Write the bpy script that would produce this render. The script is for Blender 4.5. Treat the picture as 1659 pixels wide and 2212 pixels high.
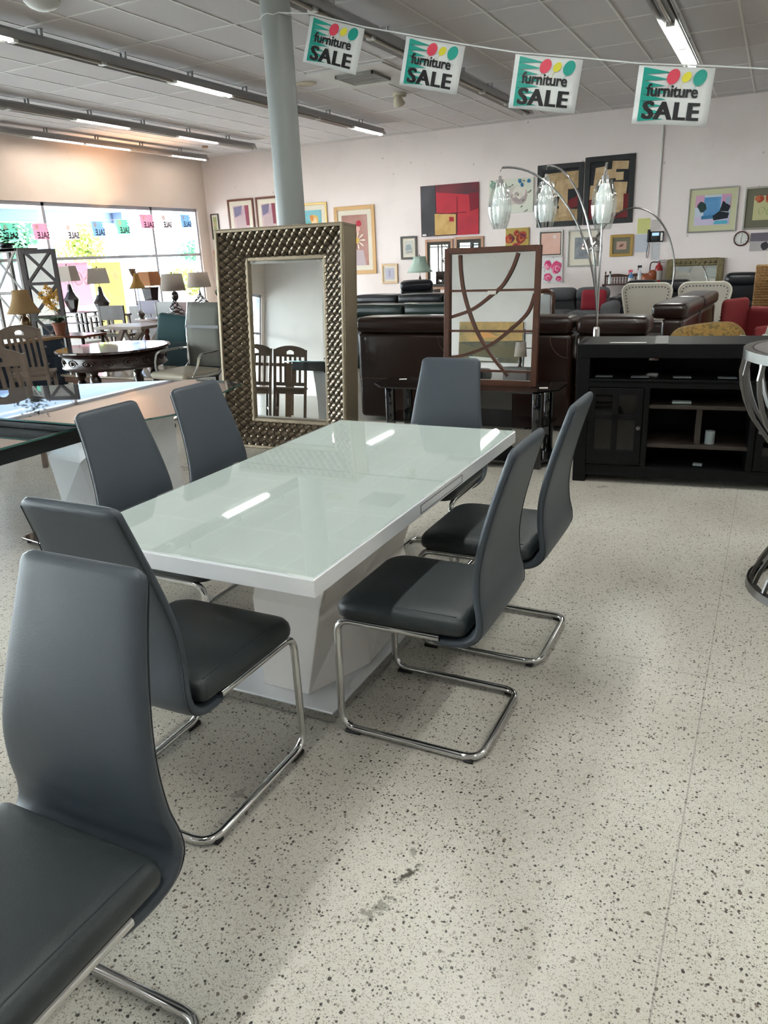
import bpy, bmesh, math, random
from math import sin, cos, pi, radians as R
from mathutils import Vector, Matrix
random.seed(7)
for o in list(bpy.data.objects):
    bpy.data.objects.remove(o)
S = bpy.context.scene
C = S.collection

# ------------------------------------------------------------------ camera
H = 1.55
F = 1645.4
PITCH, ROLL, YAW = .326986, -.0437009, -.468696
_f = Vector((sin(YAW), cos(YAW), 0)); _r = Vector((cos(YAW), -sin(YAW), 0)); _u = Vector((0, 0, 1))
_f2 = _f*cos(PITCH) - _u*sin(PITCH); _u2 = _u*cos(PITCH) + _f*sin(PITCH)
CR = _r*cos(ROLL) + _u2*sin(ROLL); CU = -_r*sin(ROLL) + _u2*cos(ROLL); CF = _f2
cd = bpy.data.cameras.new('camera'); cam = bpy.data.objects.new('camera', cd); C.objects.link(cam)
m = Matrix((CR, CU, -CF)).transposed().to_4x4(); m.translation = (0, 0, H)
cam.matrix_world = m
cd.sensor_fit = 'HORIZONTAL'; cd.sensor_width = 36; cd.lens = F/1659*36; cd.clip_end = 300; cd.clip_start = .02
S.camera = cam
def ray(px, py): return CF + CR*((px-829.5)/F) - CU*((py-1106)/F)
def aty(px, py, y):
    d = ray(px, py); return Vector((0, 0, H)) + d*(y/d.y)
def atx(px, py, x):
    d = ray(px, py); return Vector((0, 0, H)) + d*(x/d.x)
def atz(px, py, z):
    d = ray(px, py); return Vector((0, 0, H)) + d*((z-H)/d.z)

# ------------------------------------------------------------------ light, world, exposure
S.view_settings.view_transform = 'Standard'; S.view_settings.look = 'None'
S.view_settings.gamma = 1; S.view_settings.use_curve_mapping = False
S.view_settings.exposure = 2.05
cy = S.cycles
cy.max_bounces = 6; cy.diffuse_bounces = 3; cy.glossy_bounces = 4; cy.transmission_bounces = 4; cy.transparent_max_bounces = 10
cy.caustics_reflective = False; cy.caustics_refractive = False; cy.sample_clamp_indirect = 6
cy.use_light_tree = False; cy.use_adaptive_sampling = True; cy.adaptive_threshold = .03
TUBE = 9.0          # fluorescent tube emission
SKY = 10.5
w = bpy.data.worlds.new('sky'); S.world = w; w.use_nodes = True
bg = w.node_tree.nodes['Background']; bg.inputs[0].default_value = (1, .965, 1, 1); bg.inputs[1].default_value = SKY
sd = bpy.data.lights.new('sun', 'SUN'); sd.energy = 2.2; sd.angle = R(1); sd.color = (1, .96, .9)
sun = bpy.data.objects.new('sun', sd); C.objects.link(sun); sun.rotation_euler = (R(28), 0, R(35)); sun.location = (-30, 5, 20)

# ------------------------------------------------------------------ materials
def lin(h):
    if not isinstance(h, str): return tuple(h)
    h = h.lstrip('#'); v = [int(h[i:i+2], 16)/255 for i in (0, 2, 4)]
    return tuple(c/12.92 if c <= .04045 else ((c+.055)/1.055)**2.4 for c in v)
MATS = {}
def mat(name, col='#808080', rough=.5, metal=0, spec=.5, bump=0, bscale=60, coat=0, emit=0, trans=0, ior=1.45, alpha=1, var=0, vscale=4):
    if name in MATS: return MATS[name]
    m = bpy.data.materials.new(name); m.use_nodes = True; nt = m.node_tree; b = nt.nodes['Principled BSDF']
    c = lin(col); b.inputs['Base Color'].default_value = (*c, 1); b.inputs['Roughness'].default_value = rough
    b.inputs['Metallic'].default_value = metal; b.inputs['Specular IOR Level'].default_value = spec
    b.inputs['IOR'].default_value = ior; b.inputs['Coat Weight'].default_value = coat; b.inputs['Coat Roughness'].default_value = .03
    b.inputs['Transmission Weight'].default_value = trans; b.inputs['Alpha'].default_value = alpha
    if emit:
        b.inputs['Emission Color'].default_value = (*c, 1); b.inputs['Emission Strength'].default_value = emit
    if bump or var:
        tc = nt.nodes.new('ShaderNodeTexCoord')
    if bump:
        n = nt.nodes.new('ShaderNodeTexNoise'); n.inputs['Scale'].default_value = bscale; n.inputs['Detail'].default_value = 3
        nt.links.new(tc.outputs['Object'], n.inputs['Vector'])
        bp = nt.nodes.new('ShaderNodeBump'); bp.inputs['Strength'].default_value = bump; bp.inputs['Distance'].default_value = .01
        nt.links.new(n.outputs['Fac'], bp.inputs['Height']); nt.links.new(bp.outputs[0], b.inputs['Normal'])
    if var:
        n = nt.nodes.new('ShaderNodeTexNoise'); n.inputs['Scale'].default_value = vscale; n.inputs['Detail'].default_value = 4
        nt.links.new(tc.outputs['Object'], n.inputs['Vector'])
        r = nt.nodes.new('ShaderNodeValToRGB'); r.color_ramp.elements[0].position = .3; r.color_ramp.elements[1].position = .7
        r.color_ramp.elements[0].color = (*[x*(1-var) for x in c], 1); r.color_ramp.elements[1].color = (*[min(1, x*(1+var)) for x in c], 1)
        nt.links.new(n.outputs['Fac'], r.inputs[0]); nt.links.new(r.outputs[0], b.inputs['Base Color'])
    MATS[name] = m; return m
def blotch(name, cols, scale=6, rough=.6, kind='noise', detail=3, dist=0.0):
    if name in MATS: return MATS[name]
    m = bpy.data.materials.new(name); m.use_nodes = True; nt = m.node_tree; b = nt.nodes['Principled BSDF']; b.inputs['Roughness'].default_value = rough
    tc = nt.nodes.new('ShaderNodeTexCoord')
    if kind == 'noise':
        n = nt.nodes.new('ShaderNodeTexNoise'); n.inputs['Scale'].default_value = scale; n.inputs['Detail'].default_value = detail; n.inputs['Distortion'].default_value = dist; out = n.outputs['Fac']
    elif kind == 'wave':
        n = nt.nodes.new('ShaderNodeTexWave'); n.inputs['Scale'].default_value = scale; n.inputs['Distortion'].default_value = 4; out = n.outputs['Fac']
    else:
        n = nt.nodes.new('ShaderNodeTexVoronoi'); n.inputs['Scale'].default_value = scale; out = n.outputs['Distance']
    nt.links.new(tc.outputs['Object'], n.inputs['Vector'])
    r = nt.nodes.new('ShaderNodeValToRGB'); e = r.color_ramp.elements
    lo, hi = (.3, .7) if kind == 'noise' else (0, 1 if kind == 'wave' else .7)
    for i, c in enumerate(cols):
        p = lo + (hi-lo)*i/max(1, len(cols)-1)
        el = e[0] if i == 0 else (e[-1] if i == len(cols)-1 else e.new(p))
        el.position = p; el.color = (*lin(c), 1)
    nt.links.new(out, r.inputs[0]); nt.links.new(r.outputs[0], b.inputs['Base Color'])
    MATS[name] = m; return m

def floor_material():
    m = bpy.data.materials.new('terrazzo'); m.use_nodes = True; nt = m.node_tree; b = nt.nodes['Principled BSDF']
    N = nt.nodes.new; L = nt.links.new
    tc = N('ShaderNodeTexCoord')
    def chips(scale, lo, hi, seedoff):
        mp = N('ShaderNodeMapping'); mp.inputs['Location'].default_value = (seedoff, seedoff*.7, 0); L(tc.outputs['Object'], mp.inputs[0])
        ns = N('ShaderNodeTexNoise'); ns.inputs['Scale'].default_value = scale*.6; L(mp.outputs[0], ns.inputs['Vector'])
        mx = N('ShaderNodeVectorMath'); mx.operation = 'MULTIPLY_ADD'; mx.inputs[1].default_value = (.9/scale,)*3
        L(ns.outputs['Color'], mx.inputs[0]); L(mp.outputs[0], mx.inputs[2])
        v = N('ShaderNodeTexVoronoi'); v.inputs['Scale'].default_value = scale; L(mx.outputs[0], v.inputs['Vector'])
        sep = N('ShaderNodeSeparateColor'); L(v.outputs['Color'], sep.inputs[0])
        # chip only where the cell's random value is high, and close to the centre
        a = N('ShaderNodeMapRange'); a.inputs[1].default_value = lo; a.inputs[2].default_value = lo+.02; L(sep.outputs[0], a.inputs[0])
        r = N('ShaderNodeMapRange'); r.inputs[1].default_value = hi+.06; r.inputs[2].default_value = hi; L(v.outputs['Distance'], r.inputs[0])
        mu = N('ShaderNodeMath'); mu.operation = 'MULTIPLY'; L(a.outputs[0], mu.inputs[0]); L(r.outputs[0], mu.inputs[1])
        return mu.outputs[0], sep.outputs[1]
    big = N('ShaderNodeTexNoise'); big.inputs['Scale'].default_value = .9; big.inputs['Detail'].default_value = 6; L(tc.outputs['Object'], big.inputs['Vector'])
    base = N('ShaderNodeValToRGB'); base.color_ramp.elements[0].color = (*lin('#ada69c'), 1); base.color_ramp.elements[1].color = (*lin('#cbc8be'), 1)
    base.color_ramp.elements[0].position = .25; base.color_ramp.elements[1].position = .6; L(big.outputs['Fac'], base.inputs[0])
    cur = base.outputs[0]
    for scale, lo, hi, so, col, f in ((260, .4, .36, 3, '#a39c8b', .8), (190, .6, .36, 9, '#8a8378', .8), (120, .8, .33, 21, '#56504a', .9), (78, .88, .29, 33, '#322e2b', .95), (66, .94, .3, 51, '#5a4a3f', .85)):
        fac, rnd = chips(scale, lo, hi, so)
        mf = N('ShaderNodeMath'); mf.operation = 'MULTIPLY'; mf.inputs[1].default_value = f; L(fac, mf.inputs[0])
        mx = N('ShaderNodeMix'); mx.data_type = 'RGBA'; L(mf.outputs[0], mx.inputs[0]); L(cur, mx.inputs[6]); mx.inputs[7].default_value = (*lin(col), 1)
        cur = mx.outputs[2]
    # scuffs and dirt
    d = N('ShaderNodeTexNoise'); d.inputs['Scale'].default_value = 3.5; d.inputs['Detail'].default_value = 8; d.inputs['Roughness'].default_value = .75; L(tc.outputs['Object'], d.inputs['Vector'])
    dr = N('ShaderNodeMapRange'); dr.inputs[1].default_value = .66; dr.inputs[2].default_value = .78; dr.inputs[4].default_value = .45; L(d.outputs['Fac'], dr.inputs[0])
    mx = N('ShaderNodeMix'); mx.data_type = 'RGBA'; L(dr.outputs[0], mx.inputs[0]); L(cur, mx.inputs[6]); mx.inputs[7].default_value = (*lin('#5b5345'), 1)
    cur = mx.outputs[2]
    sx = N('ShaderNodeSeparateXYZ'); L(tc.outputs['Object'], sx.inputs[0])
    dn = N('ShaderNodeTexNoise'); dn.inputs['Scale'].default_value = 60; dn.inputs['Detail'].default_value = 5; L(tc.outputs['Object'], dn.inputs['Vector'])
    def M_(op, a, b_=None, c_=None):
        n_ = N('ShaderNodeMath'); n_.operation = op
        for i_, v_ in enumerate((a, b_, c_)):
            if v_ is None: continue
            if hasattr(v_, 'links'): L(v_, n_.inputs[i_])
            else: n_.inputs[i_].default_value = v_
        return n_.outputs[0]
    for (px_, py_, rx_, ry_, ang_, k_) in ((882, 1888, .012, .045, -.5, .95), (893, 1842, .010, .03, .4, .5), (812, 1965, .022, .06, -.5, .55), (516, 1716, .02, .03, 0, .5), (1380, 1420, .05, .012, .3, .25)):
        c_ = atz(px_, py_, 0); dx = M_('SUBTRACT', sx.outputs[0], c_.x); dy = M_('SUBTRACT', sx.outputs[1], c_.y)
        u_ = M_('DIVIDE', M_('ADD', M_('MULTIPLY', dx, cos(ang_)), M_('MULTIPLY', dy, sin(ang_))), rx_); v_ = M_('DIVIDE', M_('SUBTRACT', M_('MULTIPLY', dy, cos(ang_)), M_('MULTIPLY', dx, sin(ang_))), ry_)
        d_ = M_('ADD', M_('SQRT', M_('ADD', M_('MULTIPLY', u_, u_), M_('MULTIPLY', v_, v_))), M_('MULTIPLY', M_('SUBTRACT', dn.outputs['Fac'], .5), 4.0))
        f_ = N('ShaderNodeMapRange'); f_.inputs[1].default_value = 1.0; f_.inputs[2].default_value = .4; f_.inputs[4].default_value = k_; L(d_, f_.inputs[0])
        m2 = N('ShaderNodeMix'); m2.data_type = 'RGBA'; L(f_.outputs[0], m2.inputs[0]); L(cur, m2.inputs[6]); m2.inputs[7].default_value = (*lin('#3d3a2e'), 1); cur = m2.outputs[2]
    for axis_, pos_ in ((0, -.07), (0, -3.9), (1, 2.75), (1, 6.4)):      # thin control joints in the terrazzo
        f_ = M_('MULTIPLY', M_('LESS_THAN', M_('ABSOLUTE', M_('SUBTRACT', sx.outputs[axis_], pos_)), .0022), .35)
        m2 = N('ShaderNodeMix'); m2.data_type = 'RGBA'; L(f_, m2.inputs[0]); L(cur, m2.inputs[6]); m2.inputs[7].default_value = (*lin('#4d4a42'), 1); cur = m2.outputs[2]
    L(cur, b.inputs['Base Color'])
    rr = N('ShaderNodeMapRange'); rr.inputs[3].default_value = .2; rr.inputs[4].default_value = .42; L(big.outputs['Fac'], rr.inputs[0]); L(rr.outputs[0], b.inputs['Roughness'])
    b.inputs['Specular IOR Level'].default_value = .36
    return m

def wall_material(name, col, dirt=.35, dcol='#8a7a6a', lo=.70):
    m = mat(name, col, .85, spec=.25); nt = m.node_tree; b = nt.nodes['Principled BSDF']; N = nt.nodes.new; L = nt.links.new
    tc = N('ShaderNodeTexCoord')
    v = N('ShaderNodeTexVoronoi'); v.inputs['Scale'].default_value = 2.6; L(tc.outputs['Object'], v.inputs['Vector'])
    r = N('ShaderNodeMapRange'); r.inputs[1].default_value = .075; r.inputs[2].default_value = .045; r.inputs[4].default_value = dirt; L(v.outputs['Distance'], r.inputs[0])
    n = N('ShaderNodeTexNoise'); n.inputs['Scale'].default_value = 1.1; n.inputs['Detail'].default_value = 5; L(tc.outputs['Object'], n.inputs['Vector'])
    r2 = N('ShaderNodeMapRange'); r2.inputs[1].default_value = .5; r2.inputs[2].default_value = .75; r2.inputs[4].default_value = .12; L(n.outputs['Fac'], r2.inputs[0])
    ad = N('ShaderNodeMath'); ad.operation = 'MAXIMUM'; L(r.outputs[0], ad.inputs[0]); L(r2.outputs[0], ad.inputs[1])
    mx = N('ShaderNodeMix'); mx.data_type = 'RGBA'; L(ad.outputs[0], mx.inputs[0]); mx.inputs[6].default_value = (*lin(col), 1); mx.inputs[7].default_value = (*lin(dcol), 1)
    L(mx.outputs[2], b.inputs['Base Color']); return m

def mirror_mat(name, col='#f4f6f4', rough=.0): return mat(name, col, rough, 1)
def thin_glass(name, tint='#f2fbf8', gloss=.12):
    if name in MATS: return MATS[name]
    m = bpy.data.materials.new(name); m.use_nodes = True; nt = m.node_tree; nt.nodes.remove(nt.nodes['Principled BSDF'])
    N = nt.nodes.new; t = N('ShaderNodeBsdfTransparent'); t.inputs[0].default_value = (*lin(tint), 1)
    g = N('ShaderNodeBsdfGlossy'); g.inputs['Roughness'].default_value = .02
    fr = N('ShaderNodeFresnel'); fr.inputs[0].default_value = 1.45
    mr = N('ShaderNodeMath'); mr.operation = 'MAXIMUM'; mr.inputs[1].default_value = gloss
    
    ge = N('ShaderNodeNewGeometry'); iv = N('ShaderNodeMath'); iv.operation = 'SUBTRACT'; iv.inputs[0].default_value = 1; nt.links.new(ge.outputs['Backfacing'], iv.inputs[1])
    nt.links.new(fr.outputs[0], mr.inputs[0]); ml = N('ShaderNodeMath'); ml.operation = 'MULTIPLY'; nt.links.new(mr.outputs[0], ml.inputs[0]); nt.links.new(iv.outputs[0], ml.inputs[1]); mr = ml
    mx = N('ShaderNodeMixShader'); nt.links.new(mr.outputs[0], mx.inputs[0]); nt.links.new(t.outputs[0], mx.inputs[1]); nt.links.new(g.outputs[0], mx.inputs[2])
    nt.links.new(mx.outputs[0], nt.nodes['Material Output'].inputs[0]); MATS[name] = m; return m

# ------------------------------------------------------------------ mesh builder
class MB:
    def __init__(s): s.v = []; s.f = []; s.mi = []; s.m = 0; s.mats = []; s.T = None
    def use(s, m):
        if m not in s.mats: s.mats.append(m)
        s.m = s.mats.index(m); return s
    def add(s, vs, fs):
        k = len(s.v)
        if s.T is not None: vs = [s.T @ Vector(p) for p in vs]
        s.v += [tuple(p) for p in vs]
        for f in fs: s.f.append(tuple(i+k for i in f)); s.mi.append(s.m)
        return s
    def box(s, x0, x1, y0, y1, z0, z1):
        return s.add([(x0, y0, z0), (x1, y0, z0), (x1, y1, z0), (x0, y1, z0), (x0, y0, z1), (x1, y0, z1), (x1, y1, z1), (x0, y1, z1)],
                     [(3, 2, 1, 0), (4, 5, 6, 7), (0, 1, 5, 4), (1, 2, 6, 5), (2, 3, 7, 6), (3, 0, 4, 7)])
    def rbox(s, x0, x1, y0, y1, z0, z1, r=.02, n=3, puff=0, seg=1):
        c = Vector(((x0+x1)/2, (y0+y1)/2, (z0+z1)/2)); h = Vector((abs(x1-x0)/2, abs(y1-y0)/2, abs(z1-z0)/2)); r = min(r, h.x, h.y, h.z)
        def line(hh):
            a = [-hh + r*(1-cos(i/n*pi/2))*1.0 for i in range(n)] + [-hh+r + (2*(hh-r))*i/(seg*2) for i in range(seg*2+1)] + [hh - r*(1-cos((n-1-i)/n*pi/2)) for i in range(n)]
            return a
        vid = {}; vs = []; fs = []
        def vert(p):
            k = (round(p[0], 6), round(p[1], 6), round(p[2], 6))
            if k in vid: return vid[k]
            q = Vector([max(-h[i]+r, min(h[i]-r, p[i])) for i in range(3)]); d = Vector(p)-q
            o = q + (d.normalized()*r if d.length > 1e-9 else d)
            if puff:
                b = (1-(o.x/h.x)**2)*(1-(o.y/h.y)**2)
                o = Vector((o.x, o.y, o.z + puff*max(0, b)*(1 if o.z > 0 else -1)))
            vid[k] = len(vs); vs.append(c+o); return vid[k]
        ax = [line(h.x), line(h.y), line(h.z)]
        for a in range(3):
            b, d = (a+1) % 3, (a+2) % 3
            for sg in (-1, 1):
                for i in range(len(ax[b])-1):
                    for j in range(len(ax[d])-1):
                        q = []
                        for (ii, jj) in ((i, j), (i+1, j), (i+1, j+1), (i, j+1)):
                            p = [0, 0, 0]; p[a] = sg*h[a]; p[b] = ax[b][ii]; p[d] = ax[d][jj]; q.append(vert(p))
                        if sg < 0: q.reverse()
                        if len(set(q)) > 2: fs.append(tuple(dict.fromkeys(q)))
        return s.add(vs, fs)
    def prism(s, pts, z0, z1):
        n = len(pts); a = sum(pts[i][0]*pts[(i+1) % n][1]-pts[(i+1) % n][0]*pts[i][1] for i in range(n))
        if a < 0: pts = pts[::-1]
        return s.add([(p[0], p[1], z0) for p in pts]+[(p[0], p[1], z1) for p in pts],
                     [tuple(range(n-1, -1, -1)), tuple(range(n, 2*n))]+[(i, (i+1) % n, (i+1) % n+n, i+n) for i in range(n)])
    def tube(s, pts, r, n=8, close=False, cap=True):
        pts = [Vector(p) for p in pts]; m = len(pts); vs = []; fs = []
        rr = r if callable(r) else (lambda t: r)
        up = None
        for i, p in enumerate(pts):
            if close: t = (pts[(i+1) % m]-pts[i-1])
            else: t = pts[min(i+1, m-1)]-pts[max(i-1, 0)]
            t = t.normalized() if t.length > 1e-9 else Vector((0, 0, 1))
            if up is None: up = Vector((0, 0, 1)) if abs(t.z) < .9 else Vector((1, 0, 0))
            a = (up - t*up.dot(t)).normalized(); b = t.cross(a); up = a
            q = rr(i/max(1, m-1))
            vs += [p + a*cos(2*pi*k/n)*q + b*sin(2*pi*k/n)*q for k in range(n)]
        e = m if close else m-1
        for i in range(e):
            for k in range(n):
                fs.append((i*n+k, i*n+(k+1) % n, ((i+1) % m)*n+(k+1) % n, ((i+1) % m)*n+k))
        if cap and not close: fs += [tuple(range(n-1, -1, -1)), tuple(range((m-1)*n, m*n))]
        return s.add(vs, fs)
    def bar(s, a, b, w, d, up=(0, 0, 1)):
        a = Vector(a); b = Vector(b); t = (b-a).normalized(); up = Vector(up)
        if abs(t.dot(up)) > .99: up = Vector((0, 1, 0))
        x = t.cross(up).normalized(); y = x.cross(t).normalized()
        vs = [p + x*sx*w/2 + y*sy*d/2 for p in (a, b) for sx, sy in ((-1, -1), (1, -1), (1, 1), (-1, 1))]
        return s.add(vs, [(0, 1, 2, 3), (7, 6, 5, 4), (0, 4, 5, 1), (1, 5, 6, 2), (2, 6, 7, 3), (3, 7, 4, 0)])
    def lathe(s, prof, n=24, c=(0, 0, 0), ph=0, cap=True, sq=1):
        vs = []; fs = []; m = len(prof)
        for r, z in prof:
            vs += [(c[0]+r*cos(2*pi*k/n+ph), c[1]+r*sin(2*pi*k/n+ph)*sq, c[2]+z) for k in range(n)]
        for i in range(m-1):
            for k in range(n): fs.append((i*n+k, i*n+(k+1) % n, (i+1)*n+(k+1) % n, (i+1)*n+k))
        if cap:
            fs += [tuple(range(n-1, -1, -1)), tuple(range((m-1)*n, m*n))]
        return s.add(vs, fs)
    def ball(s, c, r, n=12, m=8, sz=1):
        return s.lathe([(max(.0001, r*sin(pi*i/m)), -r*sz*cos(pi*i/m)) for i in range(m+1)], n, c, cap=False)
    def loft(s, secs, cap=True, close=False):
        n = len(secs[0]); vs = [p for q in secs for p in q]; fs = []; m = len(secs)
        for i in range(m if close else m-1):
            for k in range(n): fs.append((i*n+k, i*n+(k+1) % n, ((i+1) % m)*n+(k+1) % n, ((i+1) % m)*n+k))
        if cap: fs += [tuple(range(n-1, -1, -1)), tuple(range((m-1)*n, m*n))]
        return s.add(vs, fs)
    def sheet(s, g, thick=0):
        r, c = len(g), len(g[0]); vs = [p for q in g for p in q]
        return s.add(vs, [(i*c+j, i*c+j+1, (i+1)*c+j+1, (i+1)*c+j) for i in range(r-1) for j in range(c-1)])
    def build(s, name, m=None, parent=None, smooth=False, bevel=0, loc=None, sub=0, solid=0):
        me = bpy.data.meshes.new(name); me.from_pydata(s.v, [], s.f)
        for mm in (s.mats or [m]): me.materials.append(mm)
        if s.mats: me.polygons.foreach_set('material_index', s.mi)
        bm = bmesh.new(); bm.from_mesh(me); bmesh.ops.remove_doubles(bm, verts=bm.verts, dist=1e-5)
        if not s.mats or solid >= 0: bmesh.ops.recalc_face_normals(bm, faces=bm.faces)
        bm.to_mesh(me); bm.free()
        o = bpy.data.objects.new(name, me); C.objects.link(o)
        if parent: o.parent = parent
        if loc: o.location = loc
        if smooth:
            me.polygons.foreach_set('use_smooth', [True]*len(me.polygons))
            try: me.set_sharp_from_angle(angle=R(smooth if smooth is not True else 40))
            except Exception: pass
        if solid > 0:
            md = o.modifiers.new('thick', 'SOLIDIFY'); md.thickness = solid; md.offset = 0
        if bevel:
            md = o.modifiers.new('bevel', 'BEVEL'); md.width = bevel; md.segments = 2; md.limit_method = 'ANGLE'; md.angle_limit = R(40)
        return o
def fillet(pts, r, n=6):
    out = [Vector(pts[0])]
    for i in range(1, len(pts)-1):
        p = Vector(pts[i]); a = (Vector(pts[i-1])-p); b = (Vector(pts[i+1])-p)
        ri = r[i-1] if isinstance(r, (list, tuple)) else r
        d = min(ri, a.length*.49, b.length*.49); a = p+a.normalized()*d; b = p+b.normalized()*d
        for k in range(n+1):
            t = k/n; out.append(a*(1-t)**2 + p*2*t*(1-t) + b*t*t)
    out.append(Vector(pts[-1])); return out
def arc(c, rx, rz, a0, a1, n=16, y=0): return [(c[0]+rx*cos(R(a0+(a1-a0)*i/n)), y, c[1]+rz*sin(R(a0+(a1-a0)*i/n))) for i in range(n+1)]

def tag(o, label=None, cat=None, group=None, kind=None):
    if label: o['label'] = label
    if cat: o['category'] = cat
    if group: o['group'] = group
    if kind: o['kind'] = kind
    return o
def thing(name, label, cat, loc=(0, 0, 0), rz=0, group=None):
    o = bpy.data.objects.new(name, None); C.objects.link(o); o.empty_display_size = .1
    o.location = loc; o.rotation_euler = (0, 0, rz); return tag(o, label, cat, group)
def struct(name, mb, m, **k): return tag(mb.build(name, m, **k), kind='structure')
CH = {}
def index_children():
    CH.clear()
    for o in bpy.data.objects:
        if o.parent: CH.setdefault(o.parent.name, []).append(o)
def dup(root, loc, rz, label, group=None):
    index_children()
    def cp(o, par):
        c = o.copy(); C.objects.link(c)
        if par: c.parent = par
        for ch in CH.get(o.name, []): cp(ch, c)
        return c
    r = cp(root, None); r.location = loc; r.rotation_euler = (0, 0, rz); r['label'] = label
    if group: r['group'] = group
    return r
def text(body, size, m, parent, loc, rot=(pi/2, 0, 0), bold=.012, shear=0, sx=1, name='lettering', ext=.0006, align='LEFT', space=.97, fat=0):
    cu = bpy.data.curves.new(name, 'FONT'); cu.body = body; cu.size = size; cu.offset = bold*size; cu.shear = shear; cu.extrude = ext; cu.align_x = align; cu.resolution_u = 3
    cu.space_character = space
    tmp = bpy.data.objects.new('tmp', cu); me = bpy.data.meshes.new_from_object(tmp); bpy.data.objects.remove(tmp); me.name = name
    if fat:
        b_ = bmesh.new()
        for q in (-fat, 0, fat):
            n0 = len(b_.verts); b_.from_mesh(me); b_.verts.ensure_lookup_table()
            for v_ in b_.verts[n0:]: v_.co.x += q*size; v_.co.z += (q > 0)*.0001 + (q < 0)*.0002
        b_.to_mesh(me); b_.free()
    me.materials.clear(); me.materials.append(m)
    o = bpy.data.objects.new(name, me); C.objects.link(o); o.parent = parent; o.location = loc; o.rotation_euler = rot; o.scale = (sx, 1, 1); return o

# shared materials
M_white = mat('white_paint', '#d9d8d4', .5)
M_leather = mat('grey_leather', '#3b424a', .42, spec=.45, bump=.12, bscale=420)
M_seat = mat('grey_seat_leather', '#2b3133', .38, spec=.45, bump=.12, bscale=420)
M_chrome = mat('chrome', '#c9c9c8', .09, 1)
M_steel = mat('brushed_steel', '#7d7b79', .3, 1)
M_black = mat('black_plastic', '#17181a', .45)
M_blackwood = mat('black_wood', '#0a0b0c', .5, spec=.18, bump=.15, bscale=90, var=.3, vscale=12)
M_glossw = mat('gloss_white', '#e2e4e7', .12, spec=.5)
M_glasstop = mat('white_backing', '#f4f9fc', .6, spec=.2)
M_tglass = thin_glass('table_glass', '#fcfffd', .36)
M_darkwood = mat('dark_wood', '#2a1a15', .28, bump=.1, bscale=40, var=.3, vscale=10)
M_walnut = mat('walnut', '#4a2c1e', .35, var=.25, vscale=14)
M_brownwood = mat('brown_wood', '#6e5748', .45, var=.2, vscale=15)
M_greywood = mat('grey_brown_wood', '#75675c', .4, var=.2, vscale=15)
M_paper = mat('white_paper', '#e6e4df', .8)
M_mirror = mirror_mat('mirror_glass', '#e6e9e6')
M_glass = thin_glass('window_glass', '#f4fbfa', .04)
M_gold = mat('gold_frame', '#a5854a', .38, .6)
M_silver = mat('silver_frame', '#9d9a93', .35, .7)

# ================================================================== SETTING
WX, BY, EX, SY, CZ = -13.2, 16.8, 7.0, -8.0, 4.0
M_floor = floor_material()
M_wall = wall_material('wall_cream', '#efe4e1')
M_wallW = wall_material('wall_warm', '#e6d9cf', .1)
M_wallP = wall_material('wall_plain', '#e3dcd8', .2)
M_ceil = mat('ceiling_tile', '#dcd7d8', .95, spec=.1, bump=.35, bscale=260)
M_tbar = mat('ceiling_tbar', '#eceae6', .6)
M_alu = mat('window_aluminium', '#a9a9b0', .4, .5)
struct('floor', MB().box(WX-.2, EX, SY, BY, -.1, 0), M_floor)
struct('ceiling', MB().box(WX-.2, EX, SY, BY, CZ, CZ+.1), M_ceil)
g = MB()
y = 6.78-1.2*12
while y < BY:
    if y > SY: g.box(WX, EX, y-.013, y+.013, CZ-.006, CZ+.001)
    y += 1.2
x = -6.25-.62*11
while x < EX:
    if x > WX: g.box(x-.013, x+.013, SY, BY, CZ-.0065, CZ+.001)
    x += .62
struct('trim_1', g, M_tbar)
struct('wall_back', MB().box(WX-.2, EX, BY, BY+.2, -.1, CZ+.1), M_wall)
struct('wall_front', MB().box(WX-.2, EX, SY-.2, SY, -.1, CZ+.1), M_wallP)
struct('wall_right', MB().box(EX, EX+.2, SY-.2, BY+.2, -.1, CZ+.1), M_wallP)
WZ0, WZ1, WR = .12, 2.80, 1.72
MULL = [16.43, 14.8, 11.7, 8.6, 5.5, 2.4, -.7, -3.8, -7.85]
struct('wall_left', MB().box(WX-.2, WX, SY, BY, WZ1, CZ).box(WX-.2, WX, MULL[0], BY, 0, WZ1).box(WX-.2, WX, SY, MULL[-1], 0, WZ1).box(WX-.2, WX, MULL[-1], MULL[0], 0, WZ0), M_wallW)
for i in range(len(MULL)-1):
    y1, y0 = MULL[i], MULL[i+1]
    e = thing('window_%d' % (i+1), None, None, (WX-.1, (y0+y1)/2, WZ0)); tag(e, kind='structure')
    hw = (y1-y0)/2; hz = WZ1-WZ0; mb = MB()
    mb.box(-.05, .05, -hw, -hw+.035, 0, hz).box(-.05, .05, hw-.035, hw, 0, hz).box(-.05, .05, -hw, hw, 0, .06).box(-.05, .05, -hw, hw, hz-.07, hz)
    mb.box(-.045, .045, -hw, hw, WR-WZ0-.03, WR-WZ0+.03)
    mb.build('window_frame', M_alu, e)
    MB().box(-.004, .004, -hw+.035, hw-.035, .06, WR-WZ0-.03).build('pane', M_glass, e)
    MB().box(-.004, .004, -hw+.035, hw-.035, WR-WZ0+.03, hz-.07).build('pane', M_glass, e)
for i in range(len(MULL)-1):      # sampling portals in the window openings
    ld = bpy.data.lights.new('window_portal', 'AREA'); ld.shape = 'RECTANGLE'; ld.size = MULL[i]-MULL[i+1]; ld.size_y = WZ1-WZ0; ld.cycles.is_portal = True
    lo = bpy.data.objects.new('window_portal', ld); C.objects.link(lo); lo.location = (WX-.05, (MULL[i]+MULL[i+1])/2, (WZ0+WZ1)/2); lo.rotation_euler = (R(90), 0, R(-90))
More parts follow.
